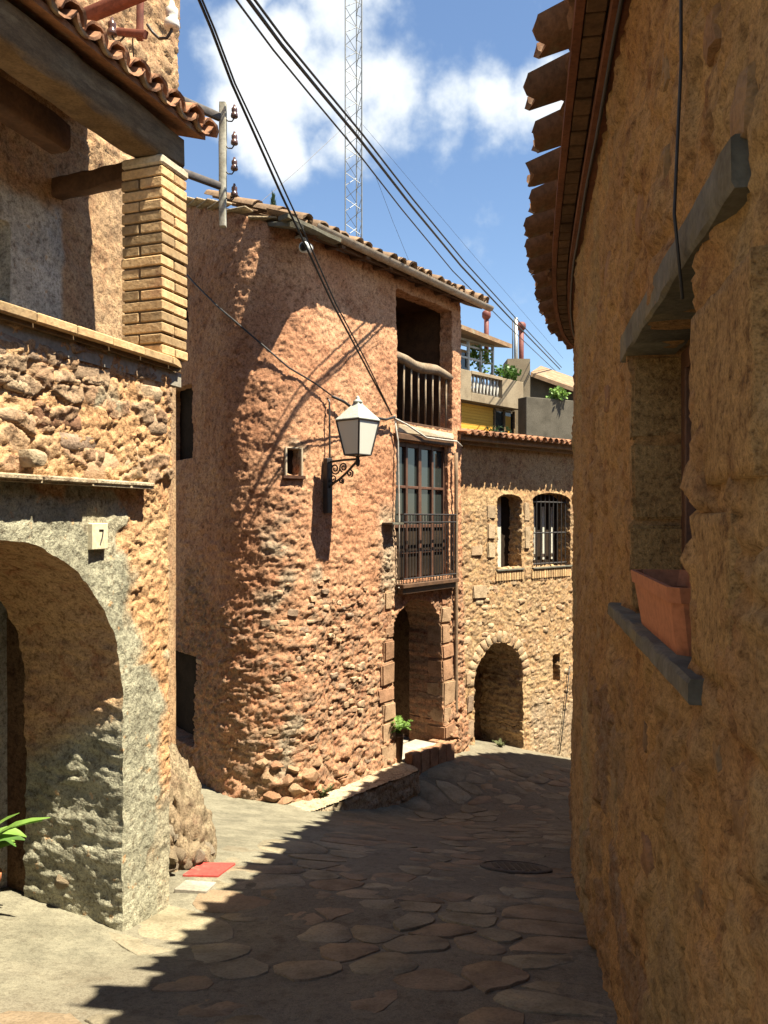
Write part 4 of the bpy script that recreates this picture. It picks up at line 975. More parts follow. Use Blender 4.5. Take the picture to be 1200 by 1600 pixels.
# ------------------------------------------------------------------ camera under the eave
uc_, zc_ = TP.hz(462, 398)
CA = thing('security_camera', TP.p(uc_, .1, zc_+.1), 'white bullet security camera hanging under the tower eave corner', 'camera')
cp = TP.p(uc_, .26, zc_); cd = Vector((-.25, -.9, -.22)).normalized()
MB().lathe(cp-cd*.09, [(.045,0),(.052,.02),(.055,.1),(.058,.16),(.05,.175)], 14, cd).build('body', M_CAMW, CA, smooth=True)
MB().lathe(cp-cd*.09+cd*.172, [(.044,0),(.042,.008),(.02,.010)], 14, cd).build('lens', M_LENS, CA, smooth=True)
MB().tube([cp-cd*.02+Vector((0,0,.03)), cp+Vector((0,.02,.09)), TP.p(uc_, .08, zc_+.17), TP.p(uc_, -.01, zc_+.18)], .014, 7).build('mount', M_CAMW, CA, smooth=True)
# ------------------------------------------------------------------ terrace kerb by the tower and door step
def terrace():
    K = thing('stone_bench', (.2, 9.4, -3.3), 'low cement ledge along the foot of the tower, half in toothed shadow', 'ledge')
    pts = [Vector((-.72, 8.28)), Vector((.44, 9.66)), Vector((.20, 10.02))]
    pth = Path(rounded([pts[0]-Vector((.35,.05)), pts[0], pts[1], pts[2], pts[2]+Vector((-.3,.2))], [.05, .06, .05]), 1)
    relief('face', pth, np.arange(0, pth.L, .02), np.arange(-3.9, -2.985, .02), lambda U, Z: rubble_disp(5, 1.6, .03, 201)(U, Z)[0]+rough(U, Z, 9, .015)-.02, M_KERB, K)
    xs = np.arange(-1.4, .6, .025); ys = np.arange(8.1, 10.5, .025); X, Y = np.meshgrid(xs, ys, indexing='ij'); Z = -2.985+fbm(X*4, Y*4, 3, 4)*.012+fbm(X*20, Y*20, 4, 3)*.004
    poly = [(p[0], p[1]) for p in pth.P]+[(-1.4, 10.4), (-1.6, 8.6)]
    ins = np.zeros(X.shape, bool); px_ = np.array(poly)
    for i in range(len(px_)):
        x0, y0 = px_[i]; x1, y1 = px_[(i+1) % len(px_)]
        c = ((y0 > Y) != (y1 > Y)) & (X < (x1-x0)*(Y-y0)/(y1-y0+1e-12)+x0); ins ^= c
    nx, ny = X.shape; i = np.arange(nx-1)[:, None]*ny+np.arange(ny-1)[None, :]; F = np.stack([i, i+ny, i+ny+1, i+1], -1).reshape(-1, 4); F = F[ins.ravel()[F].sum(1) >= 3]
    q = np.unique(F); mp = -np.ones(X.size, int); mp[q] = np.arange(len(q)); V = np.stack([X.ravel(), Y.ravel(), Z.ravel()], 1)[q]
    npmesh('top', V, mp[F], M_KERB, K)
terrace()
# door step: brick edged threshold
DS = thing('door_step', TP.p((tD0+tD1)/2, .2, -3.0), 'brick edged low step in front of the dark arched doorway', 'step')
zz = -2.985
ds0, ds1 = tD0+.10, tD1-.02
for k in range(5):
    u = ds0+(ds1-ds0)*k/5; block(TP, u, u+(ds1-ds0)/5-.01, zz-.4, zz+.10-.016*k, .12, .24, M_QUOIN, DS, 'brick', .006, .008)
for k in range(2): block(TP, ds1-.12, ds1-.004, zz-.05, zz+.03, -.1+.11*k, -.1+.11*k+.1, M_QUOIN, DS, 'brick', .006, .008)
block(TP, ds0, ds1-.13, zz-.3, zz+.015, -.3, .115, M_CONC, DS, 'slab', .004, .006)
# ------------------------------------------------------------------ far low house across the lane
FP = Path([(.93, 11.42), (3.16, 13.4), (7.5, 17.2)], 1)
FH = thing('low_stone_house', FP.p(FP.hit(800), 0, -3.5), 'low tan rubble house with two upper windows and a cellar arch', 'house')
FE = 1.10
fa0, fa1 = FP.hit(742), FP.hit(818)
def fr(x0, y0, x1, y1):
    a, b = FP.hit(x0), FP.hit(x1); ym = FP.xy((a+b)/2)[1]; return a, b, (HOR-y1)/FPX*ym, (HOR-y0)/FPX*ym
w1 = fr(778,772,816,889); w2 = fr(834,770,892,885); sl = fr(864,1022,876,1068)
ya = FP.xy((fa0+fa1)/2)[1]
fholes = [arch(fa0, fa1, -9, (HOR-1065)/FPX*ya, .58, .035), arch(w1[0], w1[1], w1[2], w1[3]-.10, .10, .008), arch(w2[0], w2[1], w2[2], w2[3]-.12, .12, .008), rect(*sl, .01, .02)]
f1_ = rubble_disp(8.5, 2.0, .017, 301, .4); f2_ = rubble_disp(16, 1.6, .011, 311, .3)
def fdisp(U, Z): return f1_(U, Z)[0]*sst(.4, 0, Z)+f2_(U, Z)[0]*.7+rough(U, Z, 321, .014)-.02
def fmask(U, Z, D):
    f = f1_(U, Z); A = np.zeros((len(U), 3)); A[:, 0] = f[1]*.55*sst(.5, 0, Z); A[:, 2] = f[2]; A[:, 1] = sst(-2.6, -3.2, Z+fbm(U*2, Z*2, 5, 3)*.5)*sst(fa1+.1, fa1+.3, U)*.45; return A
fw = relief('wall', FP, np.r_[np.arange(0, FP.hit(905)+.3, .017), np.arange(FP.hit(905)+.35, FP.L, .2)], np.r_[np.arange(-4.8, -4.1, .1), np.arange(-4.1, FE+.03, .017)], fdisp, M_FAR, FH, union(*fholes),
            lambda U, Z: np.where(Z < -1.2, .9, .26), mask=fmask, rings=26, rnoise=.045)
for b in ((fa0-.3, fa1+.4, -1.05, -.88, -4.4, -1.4),):
    q = Path([FP.p(b[0], -.9).to_2d(), FP.p(b[1], -.9).to_2d()], 1)
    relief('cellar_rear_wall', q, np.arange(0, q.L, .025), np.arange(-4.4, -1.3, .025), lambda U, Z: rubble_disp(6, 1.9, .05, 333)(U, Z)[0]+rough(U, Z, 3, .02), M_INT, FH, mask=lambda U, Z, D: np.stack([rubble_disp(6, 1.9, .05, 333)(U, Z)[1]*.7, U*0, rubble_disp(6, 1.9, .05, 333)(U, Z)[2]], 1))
m = MB(); FP.box(m, sl[0]-.05, sl[1]+.05, -.3, -.27, sl[2]-.05, sl[3]+.05); m.build('slit_window', M_DARK, FH)
# left window: pale shutter; right window: iron grille
m = MB(); FP.box(m, w1[0]-.03, w1[1]+.03, -.3, -.265, w1[2]-.02, w1[3]+.02); wa = m.build('window', M_DARK, FH)
m = MB(); FP.box(m, w1[0]+.01, w1[0]+(w1[1]-w1[0])*.62, -.262, -.235, w1[2]+.01, w1[3]); m.build('shutter', M_PANEL, wa, bevel=.004)
m = MB(); FP.box(m, w1[0]-.03, w1[1]+.03, -.02, .03, w1[2]-.025, w1[2]+.004); m.build('window_sill', M_SLATE, FH, bevel=.006)
m = MB(); FP.box(m, w2[0]-.03, w2[1]+.03, -.3, -.265, w2[2]-.02, w2[3]+.02); wb = m.build('window', M_DARK, FH)
wu = np.linspace(w2[0], w2[1], 5)
for i in range(4):
    m = MB(); FP.box(m, wu[i]+.045, wu[i]+.105, -.262, -.245, w2[2]+.1, w2[3]-.22); m.build('curtain_strip', M_PANEL, wb)
for i in range(9):
    u = w2[0]+(w2[1]-w2[0])*(i+.5)/9; MB().tube([FP.p(u, -.07, w2[2]), FP.p(u, -.07, w2[3]-.03)], .011, 5).build('grille_bar', M_IRON, wb)
for z in (w2[2]+.05, (w2[2]+w2[3])/2-.05, w2[3]-.15):
    MB().tube([FP.p(w2[0], -.075, z), FP.p(w2[1], -.075, z)], .013, 5).build('grille_bar', M_IRON, wb)
m = MB(); FP.box(m, w2[0]-.03, w2[1]+.03, -.02, .03, w2[2]-.025, w2[2]+.004); m.build('window_sill', M_SLATE, FH, bevel=.006)
for w in (w1, w2):      # soldier bricks under the sills
    n = int((w[1]-w[0]+.1)/.06)
    for k in range(n): block(FP, w[0]-.05+k*.06, w[0]-.05+k*.06+.052, w[2]-.17, w[2]-.03, -.05, .012, M_BRICK, fw, 'brick', .002, .004)
# pale dressed stones by the windows, quoins of the arch
for (px, py, w, h) in ((768,800,18,22),(768,830,16,24),(768,860,18,24),(750,925,30,22),(824,800,12,30),(824,840,12,34),(745,860,24,18),(735,1100,14,26),(735,1140,16,30),(732,1060,14,20)):
    u, z = FP.hz(px, py); y = FP.xy(u)[1]; block(FP, u-w/FPX*y*.55, u+w/FPX*y*.55, z-h/FPX*y/2, z+h/FPX*y/2, -.08, .014, M_STONE if py > 1000 else M_STONEP, fw, 'stone', .012, .015)
for k in range(150):
    px = random.uniform(722, 896); py = random.uniform(905, 1170); u, z = FP.hz(px, py)
    if any(f(np.array([u]), np.array([z]))[0] < .12 for f in fholes): continue
    w = random.uniform(.08, .19); wall_stone(FP, u, z, w, w*random.uniform(.4, .65), -.002+random.uniform(-.004, .005), M_STONEP, fw, .05, n=7)
na = 17
for k in range(na):
    a = math.pi*(k+.5)/na; uc2 = (fa0+fa1)/2; hw = (fa1-fa0)/2; zs2 = (HOR-1065)/FPX*ya
    p0 = (uc2+math.cos(a)*(hw+.005), zs2+math.sin(a)*.585); p1 = (uc2+math.cos(a)*(hw+.17), zs2+math.sin(a)*.76); tx, tz = -math.sin(a)*.05, math.cos(a)*.05
    mb = MB(); lo = [FP.p(p0[0]-tx, -.1, p0[1]-tz), FP.p(p0[0]+tx, -.1, p0[1]+tz), FP.p(p1[0]+tx*1.2, -.1, p1[1]+tz*1.2), FP.p(p1[0]-tx*1.2, -.1, p1[1]-tz*1.2)]
    mb.prism(lo, FP.n(uc2)*(.094+random.uniform(0, .012))); auto(mb.build('arch_stone', M_STONEP, fw, bevel=.012), 50)
# roof
froof = roof_deck(FP, np.linspace(.0, FP.L-.1, 12), .26, FE+.06, .14, 2.2, 'roof', M_DECK, FH)
strip(FP, np.linspace(0, FP.hit(905)+.6, 8), -.05, .10, FE-.05, FE+.10, 'cornice', M_TILED, FH)
strip(FP, np.linspace(0, FP.hit(905)+.6, 8), .10, .20, FE-.005, FE+.075, 'cornice', M_TILED, FH)
FT_CO = [sharp(tile_mesh('far_cover_tile', .42, .062, .052, .013, 6, True, 1.5, .005), M_TILE) for _ in range(3)]
FT_CH = [sharp(tile_mesh('far_channel_tile', .42, .062, .055, .013, 6, False, 1.3, .005), M_TILE) for _ in range(2)]
u = .05
while u < FP.hit(905)+.7:
    up = (-FP.n(u)+Vector((0,0,.14))).normalized(); ac = FP.d(u)
    tile_at(random.choice(FT_CH), 'roof_tile', FP.p(u, .32, FE+.10), ac, up, froof, .03)
    q = FP.p(u+.072, .31+random.uniform(-.02, .02), FE+.075)
    for j in range(2): tile_at(random.choice(FT_CO), 'roof_tile', q+up*(.36*j)+Vector((0,0,.014*j)), ac, up, froof, .05)
    u += .144*random.uniform(.97, 1.03)

# ------------------------------------------------------------------ ray helper: where a bearing meets the ground
def gp(px, py, lift=0.):
    d = Vector(((px-600)/FPX, 1, (HOR-py)/FPX)); y = 1.0
    while y < 30:
        if d.z*y < gz(d.x*y, y): break
        y += .02
    return Vector((d.x*y, y, gz(d.x*y, y)+lift))
# ------------------------------------------------------------------ flagstones of the street
def flagstones():
    random.seed(11); pts = []; sp = .285
    def inside(x, y):
        u = float(np.interp(y, RP.dy, RP.du)); rx = float(np.interp(u, RP.du, RP.dx)) if y < 9.4 else 3.2
        lx = -1.25+.20*(y-2.4)+.15*math.sin(y*3.1) if y < 8 else -.25+.5*(y-8)
        if 3.2 < y < 4.7: lx = max(lx, -1.27+.354*(y-4)+.10)
        return lx < x < rx-.10
    y = 2.0
    row = 0
    while y < 11.3:
        x = -2.0+(row % 2)*sp*.5
        while x < 3.2:
            a, b = x+random.uniform(-.42, .42)*sp, y+random.uniform(-.42, .42)*sp*.9
            if inside(a, b): pts.append((a, b))
            x += sp*(1.0 if y < 7 else 1.12)
        y += sp*.86*(1.0 if y < 7 else 1.12); row += 1
    n = 0
    for i, (cx, cy) in enumerate(pts):
        if random.random() < .2: continue
        poly = [Vector((cx+a, cy+b)) for a, b in ((-.4,-.4),(.4,-.4),(.4,.4),(-.4,.4))]
        for j, (qx, qy) in enumerate(pts):
            if i == j or abs(qx-cx) > .9 or abs(qy-cy) > .9: continue
            m = Vector(((cx+qx)/2, (cy+qy)/2)); nn = Vector((qx-cx, qy-cy)).normalized(); out = []
            m = m-nn*random.uniform(.004, .016)
            for k in range(len(poly)):
                p, q = poly[k], poly[(k+1) % len(poly)]; dp, dq = (p-m).dot(nn), (q-m).dot(nn)
                if dp <= 0: out.append(p)
                if dp*dq < 0: out.append(p.lerp(q, dp/(dp-dq)))
            poly = out
            if len(poly) < 3: break
        if len(poly) < 3: continue
        P = []
        for k in range(len(poly)):
            a, b = poly[k], poly[(k+1) % len(poly)]
            P += [a.lerp(b, .22)+Vector((random.uniform(-.01,.01), random.uniform(-.01,.01))), a.lerp(b, .78)+Vector((random.uniform(-.01,.01), random.uniform(-.01,.01)))]
        c = sum(P, Vector((0, 0)))/len(P); N_ = len(P); h = random.uniform(.001, .006)
        rings = [(1.0, -.03), (.99, h*.1-.003), (.96, h)]; V = []
        for (k, dz) in rings: V += [c+(p-c)*k for p in P]
        XY = np.array([(p.x, p.y) for p in V]+[(c.x, c.y)]); Z = g(XY[:, 0], XY[:, 1]); dzs = [dz for (k, dz) in rings for _ in P]+[h+random.uniform(0, .003)]
        V = [(XY[q, 0], XY[q, 1], Z[q]+dzs[q]+(random.uniform(-.002, .002) if q >= N_ else 0)) for q in range(len(XY))]
        F = [(r*N_+k, r*N_+(k+1) % N_, (r+1)*N_+(k+1) % N_, (r+1)*N_+k) for r in range(2) for k in range(N_)]+[(2*N_+k, 2*N_+(k+1) % N_, 3*N_) for k in range(N_)]
        mb = MB(); mb.add(V, F); auto(mb.build('flagstone', M_FLAG, STREET), 50); n += 1
    print('flagstones', n)
flagstones()
# ------------------------------------------------------------------ things on the ground
def gframe(p):
    e = .1; nx = Vector((e*2, 0, gz(p.x+e, p.y)-gz(p.x-e, p.y))).normalized(); ny = Vector((0, e*2, gz(p.x, p.y+e)-gz(p.x, p.y-e))).normalized()
    return nx, nx.cross(ny).normalized().cross(nx), nx.cross(ny).normalized()
mc = gp(806, 1358, .018); fx_, fy_, fz_ = gframe(mc); mr_ = 56/FPX*mc.y
MH = thing('manhole_cover', mc, 'round dark iron manhole cover let into the shaded street', 'manhole')
MB().lathe(mc, [(mr_*1.0,-.03),(mr_*1.0,.0),(mr_*.94,.006),(mr_*.90,.006),(mr_*.89,.0),(mr_*.3,.0)], 40, fz_).build('lid', M_LID, MH)
for i in range(-4, 5):
    for j in range(-4, 5):
        if i*i+j*j < 16: mb = MB(); c = mc+fx_*i*mr_*.19+fy_*j*mr_*.19+fz_*.001; mb.box(c, fx_*mr_*.06, fy_*mr_*.06, fz_*.004); mb.build('lid_stud', M_LID, MH)
cs = [gp(*q, .02) for q in ((285,1373),(341,1373),(368,1353),(314,1352))]
mb = MB(); mb.hexa([c-Vector((0,0,.03)) for c in cs]+cs); tag(mb.build('red_plate', M_PAINTRED, None, bevel=.003), 'flat red painted cover plate on the sunny pavement by the left house', 'plate')
cs = [gp(*q, .016) for q in ((272,1394),(322,1398),(338,1384),(290,1380))]
mb = MB(); mb.hexa([c-Vector((0,0,.03)) for c in cs]+cs); tag(mb.build('grey_cover', M_CONC, None, bevel=.003), 'flat pale cement cover in the pavement in front of the red plate', 'cover')
# rock buttress at the corner of the left house
RB = thing('rock_buttress', gp(300, 1350), 'heap of rough grey rocks against the left house corner', 'rocks')
rl = [(273,1188,15,5.5),(268,1205,18,5.4),(285,1208,14,5.55),(272,1228,22,5.35),(290,1232,16,5.5),(276,1256,24,5.3),(298,1258,18,5.5),(272,1286,24,5.2),(294,1284,22,5.35),(312,1280,16,5.5),(274,1312,24,5.1),(298,1312,24,5.25),(318,1306,18,5.4),
      (278,1336,22,5.0),(302,1338,20,5.1),(322,1332,18,5.25),(262,1300,24,5.0),(262,1262,22,5.1),(264,1338,20,4.85),(256,1230,24,5.3),(258,1205,22,5.4),(306,1322,14,5.2),(290,1348,13,5.0),(266,1352,13,4.85)]
for px, py, r, Y in rl:
    sc = r/FPX*Y*.95; b = Matrix.Translation(((px-600)/FPX*Y, Y, (HOR-py)/FPX*Y)) @ Matrix.Rotation(random.uniform(0, 6), 4, Vector((random.random()-.5, random.random()-.5, random.random()-.5)).normalized()) @ Matrix.Diagonal((sc*1.1, sc*1.2, sc*.9, 1))
    link('rock', random.choice(ROCKS), None, RB, b)
def rubble_core():
    bm = bmesh.new(); bmesh.ops.create_icosphere(bm, subdivisions=6, radius=1); me = bpy.data.meshes.new('rubble_core'); bm.to_mesh(me); bm.free()
    n = len(me.vertices); P = np.zeros(n*3); me.vertices.foreach_get('co', P); P = P.reshape(-1, 3); N_ = P.copy()
    th = np.arctan2(P[:, 1], P[:, 0])*.9+P[:, 2]*.2; f1, f2, cid, tl_ = worley(th*3.2, P[:, 2]*4.2, 77); r_ = 1+.16*sst(0, .3, f2-f1)*(.4+.6*cid)+.10*fbm(th*9, P[:, 2]*11, 5, 4)+.2*tl_
    P = N_*r_[:, None]*np.array([.20, .36, .56]); P[:, 0] += -.30*(P[:, 2]+.1)*.55; P += np.array([-1.33, 5.28, -2.12])
    me.vertices.foreach_set('co', P.ravel()); me.polygons.foreach_set('use_smooth', [True]*len(me.polygons)); me.update(); link('rubble_core', me, M_CONGL, RB)
rubble_core()
# stones at the foot of the arch jamb
for px, py, r, Y in ((75,1352,17,4.18),(100,1345,14,4.16),(95,1380,16,4.1),(60,1370,13,4.2),(118,1362,12,4.12)):
    sc = r/FPX*Y; b = Matrix.Translation(((px-600)/FPX*Y, Y+.03, (HOR-py)/FPX*Y)) @ Matrix.Rotation(random.uniform(0, 6), 4, 'Z') @ Matrix.Diagonal((sc*1.2, sc, sc*.85, 1)); link('stone', random.choice(ROCKS), None, lw, b)
# ------------------------------------------------------------------ plants
def leaf(a, b, w, mat, parent, nrm=None, droop=.0, name='leaf', n=5):
    a = Vector(a); b = Vector(b); t = b-a; nrm = Vector(nrm or (0,-.3,1)); s = t.cross(nrm).normalized(); up = s.cross(t).normalized(); V = []; F = []
    for i in range(n+1):
        f = i/n; c = a+t*f+up*(math.sin(f*math.pi)*.12*t.length)-Vector((0,0,1))*droop*f*f*t.length; ww = w*math.sin(math.pi*min(.97, .06+f*.94))**.8
        V += [c-s*ww/2, c-up*ww*.14, c+s*ww/2]
    for i in range(n):
        for k in range(2): F.append((i*3+k, i*3+k+1, i*3+4+k, i*3+3+k))
    mb = MB(); mb.add(V, F); return mb.build(name, mat, parent, smooth=True)
pc = Vector((-1.955, 3.9, 0)); pc.z = gz(pc.x, pc.y)
PP = thing('potted_plant', pc, 'broad-leaved green plant in a clay pot inside the left arch', 'plant')
MB().lathe(pc, [(.075,.0),(.10,.13),(.108,.135),(.112,.175),(.098,.175),(.09,.15)], 18).build('pot', M_TERRA, PP, smooth=True)
MB().lathe(pc+Vector((0,0,.15)), [(.09,-.01),(.088,.0)], 14).build('soil', M_SOIL, PP)
for k in range(13):
    a = random.uniform(0, 6.28); L_ = random.uniform(.10, .17); q = pc+Vector((0,0,.17)); mid = q+Vector((math.cos(a)*.07, math.sin(a)*.07, random.uniform(.08, .2))); e = mid+Vector((math.cos(a)*L_, math.sin(a)*L_*.7, random.uniform(-.03, .09)))
    MB().tube([q, mid], .005, 5).build('stem', M_STEM, PP); leaf(mid, e, .06, M_LEAFL if k % 2 else M_LEAF, PP, droop=.25)
for tx_, tz_ in ((78,1262),(66,1268),(30,1258)):
    Y = 3.80; e = Vector(((tx_-600)/FPX*Y, Y, (HOR-tz_)/FPX*Y)); q = pc+Vector((.03,-.02,.26)); leaf(q, e, .05, M_LEAFL, PP, droop=.1); MB().tube([pc+Vector((0,0,.15)), q], .005, 5).build('stem', M_STEM, PP)
def fern(name, base, nfr, L0, mat, label, cat='plant', arch_=.5, group=None, leafw=.035):
    T = thing(name, base, label, cat, group); base = Vector(base)
    for k in range(nfr):
        a = 6.28*k/nfr+random.uniform(-.3, .3); L_ = L0*random.uniform(.7, 1.15); h = random.uniform(.5, 1.0); pts = []
        for i in range(8):
            f = i/7; pts.append(base+Vector((math.cos(a)*L_*f*.8, math.sin(a)*L_*f*.8, L_*(h*f*1.3-arch_*1.3*f*f))))
        mb = MB(); mb.tube(pts, .003, 4)
        for i in range(1, 8):
            t = (pts[i]-pts[i-1]).normalized(); s = t.cross(Vector((0,0,1))).normalized(); w = L_*.24*math.sin(math.pi*(i/7)*.85+.35)
            for sg in (-1, 1):
                for q in (0, .5):
                    c = pts[i-1].lerp(pts[i], q); e = c+s*sg*w+t*w*.5+Vector((0,0,random.uniform(-.02, .02))); m_ = c.lerp(e, .5)
                    mb.add([c, m_+t*leafw*.4, e, m_-t*leafw*.4], [(0,1,2,3)])
        mb.build('frond', mat, T)
    return T
fern('fern', TP.p(tD0+.05, .06, -2.62), 16, .26, M_LEAFL, 'small bright green fern at the left of the arched doorway')
fern('weed_tuft', TP.p(TP.hit(492), .12, -2.99), 9, .14, M_STEM, 'dry weed tuft growing at the foot of the tower', arch_=.3)
fern('weed_tuft', FP.p(FP.hit(775), .08, gz(*FP.p(FP.hit(775), .08).to_2d())), 8, .13, M_STEM, 'dry weed tuft in front of the cellar arch', arch_=.3)
mb = MB(); TP.box(mb, tD0+.02, tD0+.18, -.02, .12, -3.0, -2.72); 
fp_ = thing('fern_pot', TP.p(tD0+.10, .05, -2.985), 'small dark pot holding the fern by the arched doorway', 'pot')
MB().lathe(TP.p(tD0+.05, .06, -2.985), [(.05,0),(.07,.30),(.075,.30),(.075,.34),(.06,.34)], 14).build('pot', M_WOODD, fp_, smooth=True)
MB().lathe(TP.p(tD0+.05, .06, -2.66), [(.062,-.01),(.06,.0)], 12).build('soil', M_SOIL, fp_)
def bush(name, c, r, n, mat, label, group=None, ls=.07, sq=1.0):
    T = thing(name, Vector(c)-Vector((0,0,r[2])), label, 'plant', group); c = Vector(c); V = []; F = []
    lob = [(Vector((random.uniform(-.6,.6)*r[0], random.uniform(-.6,.6)*r[1], random.uniform(-.5,.5)*r[2])), random.uniform(.35, .6)) for _ in range(7)]
    for k in range(n):
        o, q = random.choice(lob); d = Vector((random.gauss(0,1), random.gauss(0,1), random.gauss(0,1))).normalized()*random.uniform(.5, 1)**.5*q
        p = c+o+Vector((d.x*r[0], d.y*r[1], d.z*r[2])); a = Vector((random.uniform(-1,1), random.uniform(-1,1), random.uniform(-1,.4))).normalized()*ls*random.uniform(.6, 1.3); b = a.orthogonal().normalized()*ls*.35; b.rotate(Matrix.Rotation(random.uniform(0, 6), 3, a.normalized()))
        i = len(V); V += [p, p+a*.5+b, p+a, p+a*.5-b]; F.append((i, i+1, i+2, i+3))
    mb = MB(); mb.v = [tuple(v) for v in V]; mb.f = F; mb.build('foliage', mat, T)
    MB().tube([c-Vector((0,0,r[2])), c+Vector((.02,0,-r[2]*.3)), c+Vector((0,0,r[2]*.4))], .015, 5).build('stem', M_STEM, T); return T
# ------------------------------------------------------------------ apartment house behind the roofs
AP = Path([(1.15, 16.3), (1.15+.682*3.05, 16.3+.731*3.05), (1.15+.682*3.05-.9, 16.3+.731*3.05+2.2)], 1)
aU1 = AP.hit(823); AH = thing('apartment_house', AP.p(aU1/2, 0, -4.4), 'modern flat with concrete balcony and yellow blind behind the old roofs', 'building')
def az(py, px): return AP.hz(px, py)[1]
zp1, zp0 = az(577, 730), az(623, 730); zmid = az(672, 730)-1.5
mb = MB(); AP.box(mb, 0, aU1-.15, -3, -.30, -4.4, zp0); mb.build('wall', M_CREAM, AH)
ab0, ab1 = AP.hit(740), AP.hit(788); zb1, zb0_ = zp1-.06, zp0+.16
for nm, b in (('parapet', (0, ab0, -.25, -.05, zp0-.02, zp1)), ('parapet', (ab1, aU1, -.25, -.05, zp0-.02, zp1)), ('parapet', (ab0, ab1, -.25, -.05, zp0-.02, zb0_)), ('parapet_cap', (ab0, ab1, -.25, -.04, zb1, zp1+.01)), ('balcony_floor', (0, aU1-.02, -3, -.26, zp0-.02, zp0+.1))):
    m = MB(); AP.box(m, *b); m.build(nm, M_TANC, AH, bevel=.006)
m = MB(); a_ = AP.p(aU1-.01, -.26, 0); b_ = AP.p(aU1, -1.9, 0); m.hexa([AP.p(aU1-.16,-.26,zp0-.02), AP.p(aU1-.0,-.26,zp0-.02), AP.p(aU1-.02,-2.2,zp0-.02), AP.p(aU1-.16,-2.2,zp0-.02), AP.p(aU1-.16,-.26,zp1), AP.p(aU1-.0,-.26,zp1), AP.p(aU1-.02,-2.2,zp1), AP.p(aU1-.16,-2.2,zp1)]); m.build('parapet', M_TANC, AH)
nb = 9
for k in range(nb):
    u = ab0+(ab1-ab0)*(k+.5)/nb; MB().lathe(AP.p(u, -.15, zb0_), [(.035,0),(.022,(zb1-zb0_)*.2),(.042,(zb1-zb0_)*.55),(.02,(zb1-zb0_)*.85),(.035,(zb1-zb0_))], 8).build('baluster', M_BAL, AH, smooth=True)
# blind and window below
y1, y2 = AP.hit(734), AP.hit(786); 
nsl = 14; zt, zb_ = zp0-.04, az(685, 735)-.1
for k in range(nsl):
    m = MB(); h = (zt-zb_)/nsl; AP.box(m, y1, y2, -.29, -.265+.004*(k % 2), zb_+h*k+.004, zb_+h*(k+1)); m.build('blind_slat', M_YELLOW, AH)
m = MB(); AP.box(m, y2+.04, AP.hit(818), -.295, -.285, zb_, zt-.05); aw = m.build('window', M_PANE, AH)
for a, b in ((y2+.02, y2+.07), (AP.hit(803)-.02, AP.hit(803)+.02), (AP.hit(817), AP.hit(820))):
    m = MB(); AP.box(m, a, b, -.29, -.24, zb_, zt); m.build('window_frame', M_WOOD, aw)
m = MB(); AP.box(m, AP.hit(804), AP.hit(814), -.28, -.275, zb_, az(655, 805)+.1); m.build('window_blind', M_YELLOW, aw)
m = MB(); AP.box(m, 0.02, y1-.03, -.29, -.2, zb_-1, zt); m.build('pier', M_REDPIPE, AH)
# upper storey: glazed porch under a tiled roof
up0, up1 = AP.hit(729), AP.hit(787); zu = az(522, 735); zu2 = az(547, 785)
m = MB(); AP.box(m, 0, up1+.05, -2.8, -1.0, zp0, zu-.02); m.build('upper_wall', M_CREAM, AH)
m = MB(); AP.box(m, .05, up1, -.99, -.97, zp0+.1, zu-.1); pw = m.build('porch_window', M_PANE, AH)
for k in range(4):
    u = up0+(up1-up0)*k/3; m = MB(); AP.box(m, u-.025, u+.025, -.32, -.27, zp0+.1, zu-.02); m.build('porch_post', M_ALU, AH)
for z in (zu-.04, zu-.16, zu-.42):
    m = MB(); AP.box(m, up0, up1, -.31, -.275, z-.02, z+.02); m.build('porch_rail', M_ALU, AH)
m = MB(); q = [AP.p(-.2,.05,zu+.08), AP.p(up1+.25,.05,zu-.08), AP.p(up1+.25,-2.9,zu+.5), AP.p(-.2,-2.9,zu+.65)]; m.hexa(q+[p+Vector((0,0,.09)) for p in q]); m.build('roof', M_TILED, AH)
def pipe(px, py0, py1, Y, r, mat, cap=True):
    x = (px-600)/FPX*Y; z0, z1 = (HOR-py1)/FPX*Y, (HOR-py0)/FPX*Y
    o = MB().tube([(x, Y, z0-.6), (x, Y, z1)], r, 10).build('flue_pipe', mat, AH, smooth=True)
    if cap: MB().lathe((x, Y, z1-.18), [(r*1.05,0),(r*1.9,.06),(r*1.9,.15),(r*1.2,.2)], 10).build('flue_cap', mat, o, smooth=True)
pipe(760, 487, 528, 18.6, .055, M_REDPIPE); pipe(806, 497, 565, 19.6, .05, M_ALU, False); pipe(814.5, 505, 565, 19.7, .06, M_REDPIPE); pipe(801, 500, 530, 19.9, .012, M_STEEL, False)
m = MB(); Y = 19.6; m.abox(191/FPX*Y, 226/FPX*Y, Y-.2, Y+.5, -4, (HOR-563)/FPX*Y); m.build('chimney_block', M_TANC, AH)
c = AP.p(AP.hit(771), -.32, az(555, 770)); bush('balcony_plant', c, (.28,.2,.36), 260, M_LEAFL, 'leafy green plant climbing in the balcony porch', 'plants on the flat', .10)
c = AP.p(AP.hit(808), -.35, az(583, 808)); bush('balcony_plant', c, (.34,.25,.30), 320, M_LEAF, 'green plant spilling over the right end of the concrete balcony', 'plants on the flat', .10)
